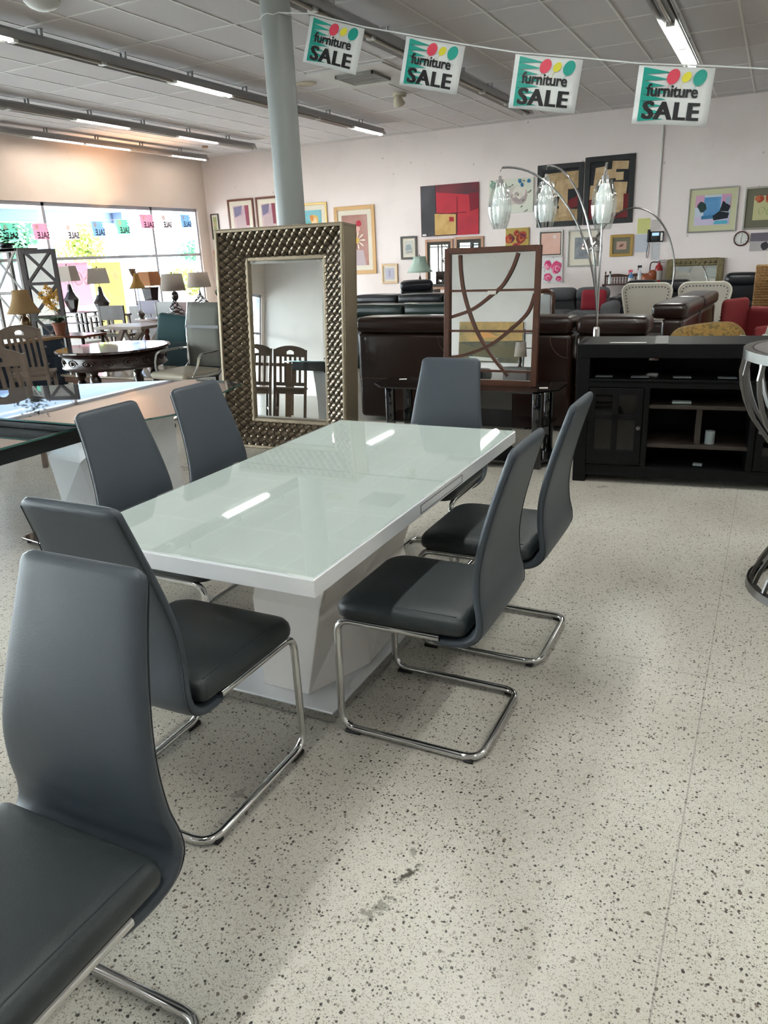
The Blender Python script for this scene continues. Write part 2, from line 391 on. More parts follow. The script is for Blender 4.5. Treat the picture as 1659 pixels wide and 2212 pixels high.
struct('baseboard_back', MB().box(WX, EX, BY-.012, BY, 0, .09), mat('base_grey', '#8b857f', .6))

# outside the windows
M_out = mat('pale_paving', '#8f9190', .9, var=.08, vscale=.4)
struct('trim_2', MB().box(-90, WX-.2, -40, 60, -.3, -.12), M_out)
M_canopy = mat('canopy_paint', '#6f82a0', .7)
struct('trim_3', MB().box(-18, WX-.2, SY-6, 19.5, 3.0, 3.35).box(-18.1, -17.7, SY-6, 19.5, 2.72, 3.4), M_canopy)
for yy in (18.2, 12.6, 6.8, 1, -5):
    p = MB().box(-17.6, -17.25, yy-.18, yy+.18, -.12, 3.0).build('canopy_post', M_canopy)
    tag(p, 'pale blue canopy post outside the windows, %s' % {18.2: 'beyond the far corner pane', 12.6: 'behind the second pane', 6.8: 'behind the third pane', 1: 'behind the fifth pane', -5: 'behind the last pane'}[yy], 'post', 'canopy posts')
M_leafA = mat('tree_leaf', '#3f7a55', .7, var=.35, vscale=3); M_leafB = mat('tree_leaf_yellow', '#7f9a3c', .7, var=.3, vscale=3)
M_bark = mat('tree_bark', '#6a5f5a', .9)
def tree(x, y, z, rx, rz, n, lm, label, trunk=True, name='tree', cat='tree'):
    t = thing(name, label, cat, (x, y, -.12), 0, 'planting outside the windows')
    rnd = random.Random(int(x*10+y*7)); mb = MB()
    blobs = [(rnd.uniform(-.6, .6)*rx, rnd.uniform(-.6, .6)*rx, rnd.uniform(-.5, .5)*rz, rnd.uniform(.3, .55)) for _ in range(9)]
    for k in range(int(n*1.7)):
        b = rnd.choice(blobs); u = rnd.uniform(-1, 1); a = rnd.uniform(0, 2*pi); q = rnd.random()**.4*b[3]; s = (1-u*u)**.5
        p = Vector((b[0]+rx*q*s*cos(a), b[1]+rx*q*s*sin(a), z+b[2]+rz*q*u)); d = Vector((rnd.gauss(0, 1), rnd.gauss(0, 1), rnd.gauss(0, 1))).normalized(); e = d.orthogonal().normalized(); l = .12
        f = d.cross(e); mb.add([p-e*l*.5, p+d*l*.3-f*.1, p+e*l*.6, p+f*.1], [(0, 1, 2, 3)])
    mb.build('foliage', lm, t)
    if trunk:
        MB().tube([(0, 0, 0), (.05, .1, z*.5), (-.1, .05, z)], lambda q: .16-.07*q, 8).tube([(0, 0, z*.5), (.3, .6, z*1.1)], .05, 6).build('trunk', M_bark, t, True)
    return t
tree(-30, 24, 2.9, 1.9, 1.3, 2600, M_leafA, 'broad green tree outside behind the pink poster')
tree(-31, 29.8, 3.0, 1.5, 1.5, 1500, M_leafB, 'yellow-green tree with a pale trunk outside behind the yellow poster')
tree(-32, 39.5, 2.4, 1.6, .9, 1200, M_leafA, 'small blue-green tree outside behind the far right pane')
tree(-24, 28.5, .9, .9, .7, 900, M_leafB, 'yellow-green bush outside low behind the last two drum lamps', True, 'bush', 'bush')
tree(-24, 24.4, .8, .8, .6, 700, M_leafB, 'small bush outside behind the orange square lamp shade', True, 'bush', 'bush')
struct('trim_4', MB().box(-75, -70, -30, 90, -.2, 3.6), mat('far_hills', '#7a9aa8', 1))

# ------------------------------------------------------------------ ceiling fittings
M_tubeon = mat('lit_tube', '#fcfff6', .4, emit=TUBE); M_tubewarm = mat('lit_tube_warm', '#fff0e2', .4, emit=TUBE*.8)
for _m in (M_tubeon, M_tubewarm): _m.cycles.emission_sampling = 'NONE'      # the tube's light is its area lamp below
M_tubeoff = mat('unlit_tube', '#b9b1a6', .25); M_fix = mat('fixture_grey', '#a2a4a6', .45, .25); M_refl = mat('fixture_reflector', '#a9a8a6', .3, .6)
def fixture(kind, twin=False):
    L = 1.25; t = thing('fluorescent_light', 'x', 'ceiling light')
    mb = MB(); mb.box(-.06, .06, 0, L, .0, .085)
    mb.build('housing', M_fix, t)
    w = .11
    MB().add([(-.06, 0, .06), (-w, 0, -.025), (-w, L, -.025), (-.06, L, .06), (-.055, 0, .055), (-w+.006, 0, -.03), (-w+.006, L, -.03), (-.055, L, .055)], [(0, 1, 2, 3), (7, 6, 5, 4), (1, 5, 6, 2), (0, 3, 7, 4)])\
        .add([(.06, 0, .06), (w, 0, -.025), (w, L, -.025), (.06, L, .06), (.055, 0, .055), (w-.006, 0, -.03), (w-.006, L, -.03), (.055, L, .055)], [(3, 2, 1, 0), (4, 5, 6, 7), (2, 6, 5, 1), (4, 7, 3, 0)]).build('reflector', M_refl, t)
    M = {'on': M_tubeon, 'warm': M_tubewarm, 'off': M_tubeoff}[kind]
    for dx in ((-.032, .032) if twin else (0,)):
        MB().tube([(dx, .03, -.018), (dx, L-.03, -.018)], .019 if kind == 'off' else .02, 10).build('tube', M, t, True)
    [MB().box(-.045, .045, q, q+.03, -.04, .0).build('lamp_holder', M_white, t) for q in (0, L-.03)]
    mb = MB()
    for yy in (.35,): mb.box(-.04, -.03, yy, yy+.03, .085, CZ-3.84).box(.03, .04, yy, yy+.03, .085, CZ-3.84).box(-.05, .05, yy, yy+.03, CZ-3.84-.006, CZ-3.84)
    mb.build('hanger', M_fix, t)
    return t
ORD = ['first', 'second', 'third', 'fourth', 'fifth', 'sixth', 'seventh', 'eighth', 'ninth', 'tenth', 'eleventh', 'twelfth', 'thirteenth', 'fourteenth', 'fifteenth', 'sixteenth']
ROWS = [(-12.4, 15.95, 'row nearest the windows', {0: 'warm', 2: 'warm', 3: 'warm', 5: 'warm'}, 9),
        (-10.5, 15.2, 'second row from windows', {1: 'warm', 3: 'warm'}, 8),
        (-7.43, 15.3, 'row left of the column', {0: 'on', 4: 'on', 7: 'on'}, 10),
        (-4.31, 14.95, 'row right of the column', {12: 'on', 14: 'on'}, 15),
        (-1.33, 12.66, 'row above the sale flags', {0: 'on2', 1: 'on2', 6: 'on2', 7: 'on2', 9: 'on2', 10: 'on2', 12: 'on'}, 13),
        (1.8, 12.66, 'unseen row right of the flags', {1: 'on', 4: 'on', 6: 'on2', 9: 'on', 12: 'on'}, 13),  # out of view; lit units near the back added to brighten the back wall
        (4.9, 12.66, 'unseen row along the right wall', {2: 'on', 5: 'on', 8: 'on', 11: 'on'}, 12)]  # unseen row; lit units towards the back added for light on the back wall
protos = {}
# light given by the lit tubes: (row x, unit) -> (tube-pair length in units, strength); neighbouring lit tubes share one lamp
GLOW = {(-12.4, 2): (2, 2.2), (-10.5, 1): (1, 1.4), (-7.43, 0): (1, 2), (-7.43, 4): (1, 1.2), (-4.31, 12): (1, 1.6), (-1.33, 0): (2, 4), (-1.33, 6): (2, 4), (-1.33, 9): (2, 4), (-1.33, 12): (1, 2), (1.8, 1): (1, 2), (1.8, 6): (1, 3), (1.8, 9): (1, 2), (4.9, 5): (1, 2.2), (4.9, 11): (1, 2)}
def glow(parent, n, k, warm):
    ld = bpy.data.lights.new('tube_lamp', 'AREA'); ld.shape = 'RECTANGLE'; ld.size = .1; ld.size_y = 1.25*n-.06; ld.energy = TUBE*.262*k; ld.color = lin('#fff0e2' if warm else '#fdfffb')
    lo = bpy.data.objects.new('tube_lamp', ld); C.objects.link(lo); lo.parent = parent; lo.location = (0, 1.25*(1-n/2) if n == 2 else .625, -.042)
todo = []
for X, ye, nm, lit, cnt in ROWS:
    for k in range(cnt):
        s = lit.get(k, 'off')
        if X > 0 and s == 'off': continue
        tw = s == 'on2'; key = (s.replace('2', ''), tw)
        lab = '%s ceiling strip, %s from the back in the %s' % ('lit' if s != 'off' else 'unlit', ORD[k], nm)
        loc = (X, ye-1.25*(k+1), 3.84)
        if key not in protos:
            protos[key] = fixture(*key); o = pp = protos[key]; o.location = loc; o['label'] = lab; o['group'] = 'fluorescent ceiling strips'
        else: pp = dup(protos[key], loc, 0, lab, 'fluorescent ceiling strips')
        if (X, k) in GLOW: todo.append((pp, GLOW[(X, k)], X < -8))
for pp, (n_, k_), wm_ in todo: glow(pp, n_, k_, wm_)
t = thing('air_vent', 'square white ceiling air vent with louvres behind the sale flags', 'vent', (-5.65, 11.1, CZ))
MB().box(-.62, .6, -.6, .7, -.02, 0).build('panel', M_white, t)
mb = MB()
for i in range(7): mb.box(-.28, .28, -.26+i*.08, -.215+i*.08, -.06, -.045)
mb.box(-.3, -.28, -.3, .3, -.06, -.02).box(.28, .3, -.3, .3, -.06, -.02).box(-.3, .3, -.3, -.28, -.06, -.02).box(-.3, .3, .28, .3, -.06, -.02)
mb.build('louvre', mat('vent_grey', '#8f8d89', .5), t)
MB().box(-.28, .28, -.28, .28, -.026, -.021).build('duct_opening', M_black, t)
t = thing('ceiling_speaker', 'round cream ceiling speaker beside the column top', 'speaker', (-6.58, 11.05, CZ))
MB().lathe([(.15, 0), (.15, -.012), (.12, -.022), (.11, -.012), (.001, -.012)], 24).build('rim', mat('cream_plastic', '#c9bfa9', .6), t, True)
t = thing('ceiling_dome', 'round white ceiling dome at the top left edge', 'ceiling light', (-6.63, 6.27, CZ))
MB().lathe([(.17, 0), (.17, -.02), (.13, -.06), (.07, -.085), (.001, -.09)], 24).build('dome', M_white, t, True)
t = thing('emergency_light', 'small cream emergency spotlight hanging under the second sale flag', 'lamp', (-5.77, 12.6, CZ))
MB().lathe([(.11, 0), (.11, -.05), (.09, -.06), (.001, -.06)], 16).build('base', MATS['cream_plastic'], t, True)
mb = MB(); mb.T = Matrix.Translation((0, -.04, -.14)) @ Matrix.Rotation(R(35), 4, 'X'); mb.lathe([(.03, .1), (.07, .05), (.1, -.04), (.09, -.045), (.001, -.03)], 16).build('spot_head', MATS['cream_plastic'], t, True)
t = thing('smoke_detector', 'small brown smoke detector near the far window corner', 'detector', (-11.8, 15.2, CZ))
MB().lathe([(.07, 0), (.07, -.03), (.05, -.045), (.001, -.045)], 16).build('body', mat('tan_plastic', '#a98c72', .6), t, True)
tag(MB().tube([(-2.2, BY-.02, 1.94), (-2.2, BY-.02, CZ)], .018, 8).build('conduit_pipe', M_white, None, True), 'thin white conduit running down the back wall to the phone', 'pipe')

# column
cl = aty(630, 485, 6.15)
t = thing('column', 'round grey steel column behind the woven mirror, up to the ceiling', 'column', (cl.x, 6.15, 0))
CX0 = cl.x
MB().lathe([(.125, .0), (.125, CZ)], 40).build('shaft', mat('column_paint', '#8f9391', .42, bump=.1, bscale=8), t, True)
MB().tube([(.13*cos(a*pi/8), .13*sin(a*pi/8), 3.42+.01*sin(a*2.3)) for a in range(16)], .004, 5, close=True).build('tied_string', M_white, t)

# ------------------------------------------------------------------ sale flags on a string
M_flag = mat('flag_plastic', '#d9dcdc', .35, spec=.4, bump=.3, bscale=7); M_teal = mat('flag_teal', '#14998a', .35)
M_ink = mat('flag_ink', '#121317', .35); M_redb = mat('balloon_red', '#d8455a', .35); M_yel = mat('balloon_yellow', '#dcd53b', .35)
def flag(name, label, group):
    W, Hh = .6, .43; t = thing(name, label, 'banner', (0, 0, 0), 0, group)
    g = []
    for i in range(7):
        g.append([(W*j/8-.0, .004*sin(j*1.1)*(i/6)+.003*sin(i*.9), -Hh*i/6) for j in range(9)])
    sh = MB().sheet(g).build('sheet', M_flag, t, True, solid=.0015)
    e = -.008
    mb = MB(); n = 8
    sx = .04
    mb.add([(sx, e, -.015), (sx+.02, e, -.015), (sx+.02, e, -Hh+.02), (sx, e, -Hh+.02)], [(0, 1, 2, 3)])
    for i in range(n):
        z = -.015-(Hh-.035)*i/n; h = (Hh-.035)/n
        mb.add([(sx+.02, e, z), (sx+.23-.02*(i % 3), e, z-h*.62), (sx+.02, e, z-h*.98)], [(0, 1, 2)])
    mb.build('teal_spikes', M_teal, t, solid=-1)
    for cx, r, m in ((.28, .052, M_redb), (.385, .036, M_yel), (.49, .054, M_teal)):
        MB().add([(cx+r*.95*cos(a*pi/12)+.012*sin(a*pi/12), e-.001, -.075+r*1.1*sin(a*pi/12)) for a in range(24)], [tuple(range(24))]).tube([(cx-.02, e, -.075-r), (cx-.035, e, -.105-r), (cx-.035, e, -.13-r)], .0015, 4).build('balloon', m, t, solid=-1)
    text('furniture', .128, M_ink, t, (.085, e-.001, -.222), bold=.016, sx=.92, fat=.016)
    text('SALE', .185, M_ink, t, (.07, e-.0012, -.39), bold=.016, sx=1.06, space=1.12, fat=.038)
    return t
fl = None
FL = [((671, 33), (788, 62), 6.1, 'leftmost'), ((878, 78), (1005, 100), 6.0, 'second from the left'), ((1114, 117), (1260, 129), 5.8, 'third from the left'), ((1381, 141), (1546, 147), 5.6, 'rightmost')]
def atd(px, py, d): r = ray(px, py); return Vector((0, 0, H)) + r*d      # d = depth along the view axis
string_pts = [Vector((CX0+.1, 6.05, 3.42))]
for (a, b, d, nm) in FL:
    A = atd(*a, d); B = atd(*b, d-.05)
    v = B-A; ang = math.atan2(v.y, v.x)
    lab = 'white and teal sale flag with balloons, %s of four on the string' % nm
    if fl is None: fl = flag('sale_flag', lab, 'sale flags on the string'); o = fl; o.location = A
    else: o = dup(fl, A, ang, lab)
    o.rotation_euler = (R({'leftmost': 3, 'second from the left': 8, 'third from the left': 2, 'rightmost': -4}[nm]), math.atan2(-v.z, math.hypot(v.x, v.y)), ang)
    o.scale = (v.length/.6,)*3
    string_pts += [A+Vector((0, .0, .012)), B+Vector((0, .0, .012))]
E_ = atd(1700, 151, 5.4); string_pts += [E_, E_+Vector((2.2, .6, .5)), Vector((5.5, 4, CZ))]
tag(MB().tube(string_pts, .006, 5).build('flag_string', M_flag, None), 'thin white string strung from the column carrying the sale flags', 'string')

# ================================================================== DINING TABLE AND ITS CHAIRS
TX0, TX1, TY0, TY1, TZ = -1.915, -.993, 1.54, 3.334, .76
TC = ((TX0+TX1)/2, (TY0+TY1)/2)
t = thing('dining_table', 'white gloss extending dining table with glass top in the foreground', 'table', (TC[0], TC[1], 0))
hx, hy = (TX1-TX0)/2, (TY1-TY0)/2; SE = 2.468-TC[1]
mb = MB(); mb.box(-hx, hx, -hy, SE-.001, .7, TZ-.008).box(-hx, hx, SE+.001, hy, .7, TZ-.008); mb.build('tabletop', M_glossw, t, bevel=.003)
for y0, y1 in ((-hy+.004, SE-.0015), (SE+.0015, hy-.004)):
    MB().box(-hx+.004, hx-.004, y0, y1, TZ-.008, TZ-.005).build('white_backing', M_glasstop, t)
    MB().box(-hx+.004, hx-.004, y0, y1, TZ-.004, TZ).build('glass_panel', M_tglass, t)
M_line = mat('shadow_gap', '#3c3f40', .6)
mb = MB(); y0, y1, z0, z1 = 2.236-TC[1], 2.637-TC[1], .708, .738; X = hx
for (a, b, c, d) in ((y0, y1, z1-.002, z1), (y0, y1, z0, z0+.002), (y0, y0+.003, z0, z1), (y1-.003, y1, z0, z1)): mb.box(X-.001, X+.0008, a, b, c, d)
mb.build('leaf_slot', M_line, t)
MB().box(X-.001, X+.0012, y0+.006, y1-.006, z0+.006, z1-.006).build('extension_leaf', M_glossw, t)
MB().box(-.30, .30, -hy+.15, hy-.15, .66, .7).build('underframe', M_glossw, t)
# faceted pedestal on a plate
by0, by1 = 1.945-TC[1], 2.93-TC[1]; bx = .236
MB().box(-bx, bx, by0, by1, .006, .038).build('base_trim', M_chrome, t)
MB().box(-bx+.004, bx-.004, by0+.004, by1-.004, .038, .044).build('base_plate', M_glossw, t)
def sec(z, x0, x1, a, b, c): return [(x0, a, z), (x1, b, z), (x1+c, 0, z), (x1, -b, z), (x0, -a, z), (x0-c, 0, z)]
def psec(z, xa, xb, ya, yb): return [(xa, ya, z), (xb, ya, z), (xb, yb, z), (xa, yb, z)]
P0 = [(-.10, -.42, .044), (.095, -.42, .044), (.20, -.14, .044), (.17, .40, .044), (-.12, .42, .044), (-.2, .1, .044)]
P1 = [(-.16, -.36, .36), (.13, -.36, .36), (.13, -.02, .36), (.14, .33, .36), (-.15, .36, .36), (-.13, .0, .36)]
P2 = [(-.08, -.36, .67), (.22, -.36, .67), (.12, 0, .67), (.24, .34, .67), (-.1, .36, .67), (-.2, .0, .67)]
MB().loft([P0, P1, P2]).build('pedestal', mat('gloss_pale_grey', '#cdc9c6', .12), t, bevel=.003)

def make_chair(label):
    t = thing('dining_chair', label, 'chair', (0, 0, 0), 0, 'grey cantilever chairs around the white table')
    P = [(-.322, 1.00, .162), (-.292, .91, .170), (-.265, .82, .181), (-.243, .73, .193), (-.232, .65, .204), (-.235, .57, .212), (-.246, .51, .221), (-.243, .462, .225), (-.21, .425, .224), (-.15, .408, .216), (-.09, .404, .206)]
    # dense resample (Catmull-Rom)
    Q = []
    for i in range(len(P)-1):
        p0, p1, p2, p3 = P[max(0, i-1)], P[i], P[i+1], P[min(len(P)-1, i+2)]
        for k in range(4):
            u = k/4; Q.append(tuple(.5*((2*p1[j])+(-p0[j]+p2[j])*u+(2*p0[j]-5*p1[j]+4*p2[j]-p3[j])*u*u+(-p0[j]+3*p1[j]-3*p2[j]+p3[j])*u**3) for j in range(3)))
    Q.append(P[-1])
    secs = []; n = 24
    def section(y, z, wd, ty, tz, th):
        out = []
        nx, nz = -tz, ty     # normal in the y-z plane
        for k in range(n):
            a = 2*pi*k/n; ca, sa = cos(a), sin(a)
            xx = math.copysign(abs(ca)**.28, ca)*wd; tt = math.copysign(abs(sa)**.6, sa)*th/2
            bow = .006*(1-(xx/max(wd, .01))**2)
            out.append((xx, y+(tt)*nx, z+(tt)*nz))
        return out
    for i, q in enumerate(Q):
        a, b = Q[max(0, i-1)], Q[min(len(Q)-1, i+1)]; ty, tz = b[0]-a[0], b[1]-a[1]; l = math.hypot(ty, tz); ty /= l; tz /= l
        th = .034
        if i == 0:
            for (u, sh, tw) in ((.0, .82, .1), (.004, .9, .55), (.012, .97, .9)):
                secs.append(section(q[0]-ty*(.022-u), q[1]-tz*(.022-u), q[2]*sh+.0, ty, tz, th*tw))
        secs.append(section(q[0], q[1], q[2], ty, tz, th if i < len(Q)-1 else th*.5))
    MB().loft(secs).build('backrest', M_leather, t, 60)
    # stitched edge seam down both sides
    for s in (-1, 1):
        MB().tube([(s*(q[2]-.004), q[0]-.012, q[1]-.003) for q in Q[:-3]], .0016, 5).build('edge_seam', mat('seam_thread', '#272c31', .6), t, True)
    def outl(ins):
        w_, y0_, y1_ = .224-ins, -.205+ins, .255-ins
        out = []
        for (cx_, cy_, a0, rr) in ((w_-.055+ins*.3, y1_-.06+ins*.3, 0, .06), (-w_+.055-ins*.3, y1_-.06+ins*.3, 90, .06), (-w_+.03, y0_+.03, 180, .03), (w_-.03, y0_+.03, 270, .03)):
            for q in range(7): aa = R(a0+15*q); r_ = (rr-ins*.3) if rr > .04 else rr; out.append((cx_+math.copysign(min(abs(r_*cos(aa)), .06), cos(aa)), cy_+r_*sin(aa)))
        return out
    def zz(z, y): return z-.010*max(0, (y-.13)/.12)**2
    MB().loft([[(x, y, zz(z, y)) for x, y in outl(i_)] for z, i_ in ((.432, .03), (.436, .012), (.448, .002), (.465, 0), (.482, .003), (.493, .011), (.499, .024), (.503, .05), (.505, .09), (.506, .15))]).build('seat_cushion', M_seat, t, 60)
    for s_ in (-1, 1): MB().tube([(s_*.201, y_, zz(.4985, y_)) for y_ in [-.17+.34*q/12 for q in range(13)]], .0015, 5).build('seat_seam', MATS['seam_thread'], t, True)
    r = .0125; zf = r+.006
    side = [(-.205, -.115, .424), (-.205, .225, .424), (-.215, .245, .405), (-.215, .245, zf), (-.215, -.245, zf), (.215, -.245, zf), (.215, .245, zf), (.215, .245, .405), (.205, .225, .424), (.205, -.115, .424)]
    side = [(-.205, -.115, .421), (-.212, .246, .424), (-.215, .25, zf), (-.215, -.245, zf), (.215, -.245, zf), (.215, .25, zf), (.212, .246, .424), (.205, -.115, .421)]
    MB().tube(fillet(side, [.055, .06, .06, .06, .06, .055], 8), r, 12).build('cantilever_frame', M_chrome, t, True)
    MB().bar((-.205, .05, .425), (.205, .05, .425), .03, .006).bar((-.205, -.1, .423), (.205, -.1, .423), .03, .006).build('seat_support', M_black, t)
    for s in (-1, 1):
        MB().rbox(s*.215-.013, s*.215+.013, .175, .235, 0, .014, .005, 2).build('foot_glide', M_black, t, True)
        MB().rbox(s*.215-.011, s*.215+.011, -.225, -.195, 0, .012, .004, 2).build('foot_glide', M_black, t, True)
    return t
ch = make_chair('grey leather cantilever dining chair in the bottom left corner, its back turned to the table')
ch.location = (-1.135, .625, 0); ch.rotation_euler = (0, 0, pi)
dup(ch, (-1.455, 1.535, 0), 0, 'grey leather cantilever chair tucked under the near short end of the white table')
dup(ch, (-2.005, 2.20, 0), -pi/2, 'grey leather cantilever chair at the left long side of the white table, nearer one')
dup(ch, (-2.005, 2.74, 0), -pi/2, 'grey leather cantilever chair at the left long side of the table, beside the woven mirror')
dup(ch, (-1.47, 3.43, 0), pi, 'grey leather cantilever chair at the far short end of the table, before the lattice mirror')
dup(ch, (-.925, 2.147, 0), pi/2, 'grey leather cantilever chair at the right side of the table with a half shaded seat')
dup(ch, (-.91, 2.80, 0), pi/2, 'grey leather cantilever chair at the right side of the table, nearer the black console')

# ================================================================== WOVEN FLOOR MIRROR
MX0, MX1 = -4.20, -2.98
M_weave = mat('antique_silver', '#6d6152', .3, .8, bump=.15, bscale=70, var=.25, vscale=25); M_weaved = mat('weave_gap', '#16130f', .7)
M_frsil = mat('champagne_frame', '#8c7f6b', .4, .55, bump=.1, bscale=50)
tilt = R(4.8)
t = thing('floor_mirror', 'large leaning floor mirror with a deep woven antique silver frame', 'mirror', ((MX0+MX1)/2, 5.26, 0))
t.rotation_euler = (-tilt, 0, 0)
W2, HH, BD, DP = (MX1-MX0)/2, 1.795, .247, .127
DT = .205
mb = MB()   # side box: outer shell
mb.box(-W2, -W2+.02, 0, DT, 0, HH).box(W2-.02, W2, 0, DT, 0, HH).box(-W2, W2, 0, DT, 0, .02).box(-W2, W2, 0, DT, HH-.02, HH)
mb.build('outer_frame', M_frsil, t, bevel=.004)
def ring(mb, w, z0, z1, t_, y, d):
    mb.box(-w, -w+t_, y, y+d, z0, z1).box(w-t_, w, y, y+d, z0, z1).box(-w+t_, w-t_, y, y+d, z0, z0+t_).box(-w+t_, w-t_, y, y+d, z1-t_, z1)
mb = MB(); ring(mb, W2-.004, .004, HH-.004, .022, -.006, .02); mb.build('outer_moulding', M_frsil, t, bevel=.004)
mb = MB(); ring(mb, W2-BD+.03, BD-.03, HH-BD+.03, .03, DP-.022, .035); mb.build('inner_moulding', M_frsil, t, bevel=.005)
# sloping woven faces: backing plus domed woven cells
def slope(x, z, off=0):   # depth of the woven surface at (x, z)
    d = min(W2-abs(x), z, HH-z); q = max(0, min(1, d/BD)); return q*DP - off
mb = MB()
a, b = (-W2+.01, .01, W2-.01, HH-.01), (-W2+BD, BD, W2-BD, HH-BD)
oc = [(a[0], .008, a[1]), (a[2], .008, a[1]), (a[2], .008, a[3]), (a[0], .008, a[3])]; ic = [(b[0], DP+.004, b[1]), (b[2], DP+.004, b[1]), (b[2], DP+.004, b[3]), (b[0], DP+.004, b[3])]
mb.add(oc+ic, [(0, 1, 5, 4), (1, 2, 6, 5), (2, 3, 7, 6), (3, 0, 4, 7)]); mb.build('weave_backing', M_weaved, t)
mb = MB(); s = .049; N_ = 4
for i in range(-40, 60):
    for j in range(-40, 60):
        cx = (i-j)*s*.72; cz = (i+j)*s*.66+.3
        dd = min(W2-abs(cx), cz, HH-cz)
        if not (.028 < dd < BD-.018) or abs(cx) > W2: continue
        alt = (i+j) % 2; vs = []
        for p in range(N_+1):
            for q in range(N_+1):
                u = p/N_-.5; v = q/N_-.5
                uu, vv = u*s*.93, v*s*.88
                x = cx+(uu+vv)*.72; z = cz+(vv-uu)*.66
                dome = (1-(2*u)**2)*.013 + .004*(1-(2*v)**4) - .006*v*(1 if alt else -1)
                vs.append((x, slope(x, z)-dome*.9, z))
        mb.add(vs, [(p*(N_+1)+q, p*(N_+1)+q+1, (p+1)*(N_+1)+q+1, (p+1)*(N_+1)+q) for p in range(N_) for q in range(N_)])
mb.build('woven_panel', M_weave, t, 60)
gx, g0, g1 = W2-BD+.002, BD-.002, HH-BD+.002; bv = .025
MB().add([(-gx+bv, DP-.004, g0+bv), (gx-bv, DP-.004, g0+bv), (gx-bv, DP-.004, g1-bv), (-gx+bv, DP-.004, g1-bv), (-gx, DP+.0005, g0), (gx, DP+.0005, g0), (gx, DP+.0005, g1), (-gx, DP+.0005, g1)],
         [(0, 1, 2, 3), (4, 5, 1, 0), (5, 6, 2, 1), (6, 7, 3, 2), (7, 4, 0, 3), (7, 6, 5, 4)]).build('mirror_glass', M_mirror, t)

# ================================================================== BLACK MEDIA CONSOLE
ca = math.atan2(.135, 1.223)
t = thing('media_console', 'black wooden media console with open shelves and glass doors', 'media console', (-1.116, 5.122, 0), ca)
D, WC = .46, 1.60
mb = MB()
mb.box(0, .085, 0, D, 0, .885).box(WC-.085, WC, 0, D, 0, .885)
mb.box(.085, WC-.085, 0, .02, .05, .125).box(.085, WC-.085, 0, D, .10, .125)       # bottom rail, floor
mb.box(.085, WC-.085, 0, .025, .652, .705).box(.085, WC-.085, 0, D, .68, .70)       # middle rail, shelf
mb.box(.085, WC-.085, D-.015, D, .12, .69).box(.085, .44, D-.015, D, .69, .90).box(.51, WC-.085, D-.015, D, .69, .90)
mb.box(.44, .51, D-.015, D, .69, .77).box(.44, .51, D-.015, D, .83, .90)
mb.box(.436, .472, 0, D-.015, .125, .655).box(1.083, 1.12, 0, D-.015, .125, .655)
mb.build('carcass', M_blackwood, t, bevel=.003)
MB().box(0, WC, -.004, D+.005, .845, .933).build('top', M_blackwood, t, bevel=.004)
MB().box(.48, .56, .0, D, .9335, .936).build('top_plank', mat('top_plank', '#1d1d1e', .4), t)
for k, (z0, z1) in enumerate(((.515, .539), (.255, .279))):
    MB().box(.472, 1.083, .02, D-.02, z0, z1).build('shelf', mat('shelf_edge', '#2e2722', .45, var=.2, vscale=20), t, bevel=.002)
MB().box(.765, .80, .06, D-.03, .279, .515).build('divider', MATS['shelf_edge'], t)
for x0 in (.088, 1.124):
    x1 = x0+.345; mb = MB(); zs = (.133, .648); fw = .043
    mb.box(x0, x0+fw, -.008, .012, *zs).box(x1-fw, x1, -.008, .012, *zs).box(x0+fw, x1-fw, -.008, .012, zs[0], zs[0]+.1).box(x0+fw, x1-fw, -.008, .012, zs[1]-fw, zs[1])
    xm = (x0+x1)/2; mb.box(xm-.02, xm+.02, -.006, .01, zs[0]+.1, zs[1]-fw).box(x0+fw, x1-fw, -.006, .01, .44, .475)
    d = mb.build('door', M_blackwood, t, bevel=.002)
    MB().box(x0+fw, x1-fw, 0, .004, zs[0]+.1, zs[1]-fw).build('glass_pane', thin_glass('smoked_pane', '#47504e', .05), d)
    kx = x1-.02 if x0 < .5 else x0+.02
    mk = MB(); mk.T = Matrix.Translation((kx, -.008, .392)) @ Matrix.Rotation(R(90), 4, 'X'); mk.lathe([(.007, 0), (.007, .012), (.014, .018), (.013, .028), (.001, .031)], 12); mk.build('knob', M_steel, d, True)
c0 = Vector((-1.116, 5.122, 0)); ux = Vector((cos(ca), sin(ca), 0)); uy = Vector((-sin(ca), cos(ca), 0))
def con(x, y, z): return c0+ux*x+uy*y+Vector((0, 0, z))
lab = ['flat grey folded paper on the upper shelf of the black console, %s' % s for s in ('leftmost', 'second from the left', 'third from the left', 'rightmost')]
M_greyp = mat('grey_card', '#7b8486', .7)
for i, x in enumerate((.17, .40, .66, .93)):
    o = MB().box(-.055, .055, -.03, .03, 0, .004).build('paper_leaflet', M_greyp); tag(o, lab[i], 'leaflet', 'leaflets on the upper console shelf'); o.location = con(x, .12, .7055); o.rotation_euler = (0, 0, ca)
o = MB().prism([(-.16, -.008), (.06, -.02), (.07, 0), (-.15, .006)], 0, .003).build('price_tag', M_paper); tag(o, 'long white paper tag lying on top of the black console', 'tag'); o.location = con(.36, .05, .9365); o.rotation_euler = (0, 0, ca)
o = MB().rbox(-.06, .06, -.03, .03, 0, .014, .006, 2).build('remote_control', mat('pale_plastic', '#a9b5b2', .4)); tag(o, 'pale slim remote lying on the upper middle shelf of the console', 'remote'); o.location = con(.67, .1, .5395); o.rotation_euler = (0, 0, ca)
o = MB().lathe([(.001, 0), (.03, 0), (.03, .085), (.001, .085)], 16).build('paper_roll', M_greyp, None, True); tag(o, 'small pale paper roll on the lower middle shelf of the console', 'roll'); o.location = con(.86, .09, .2795)
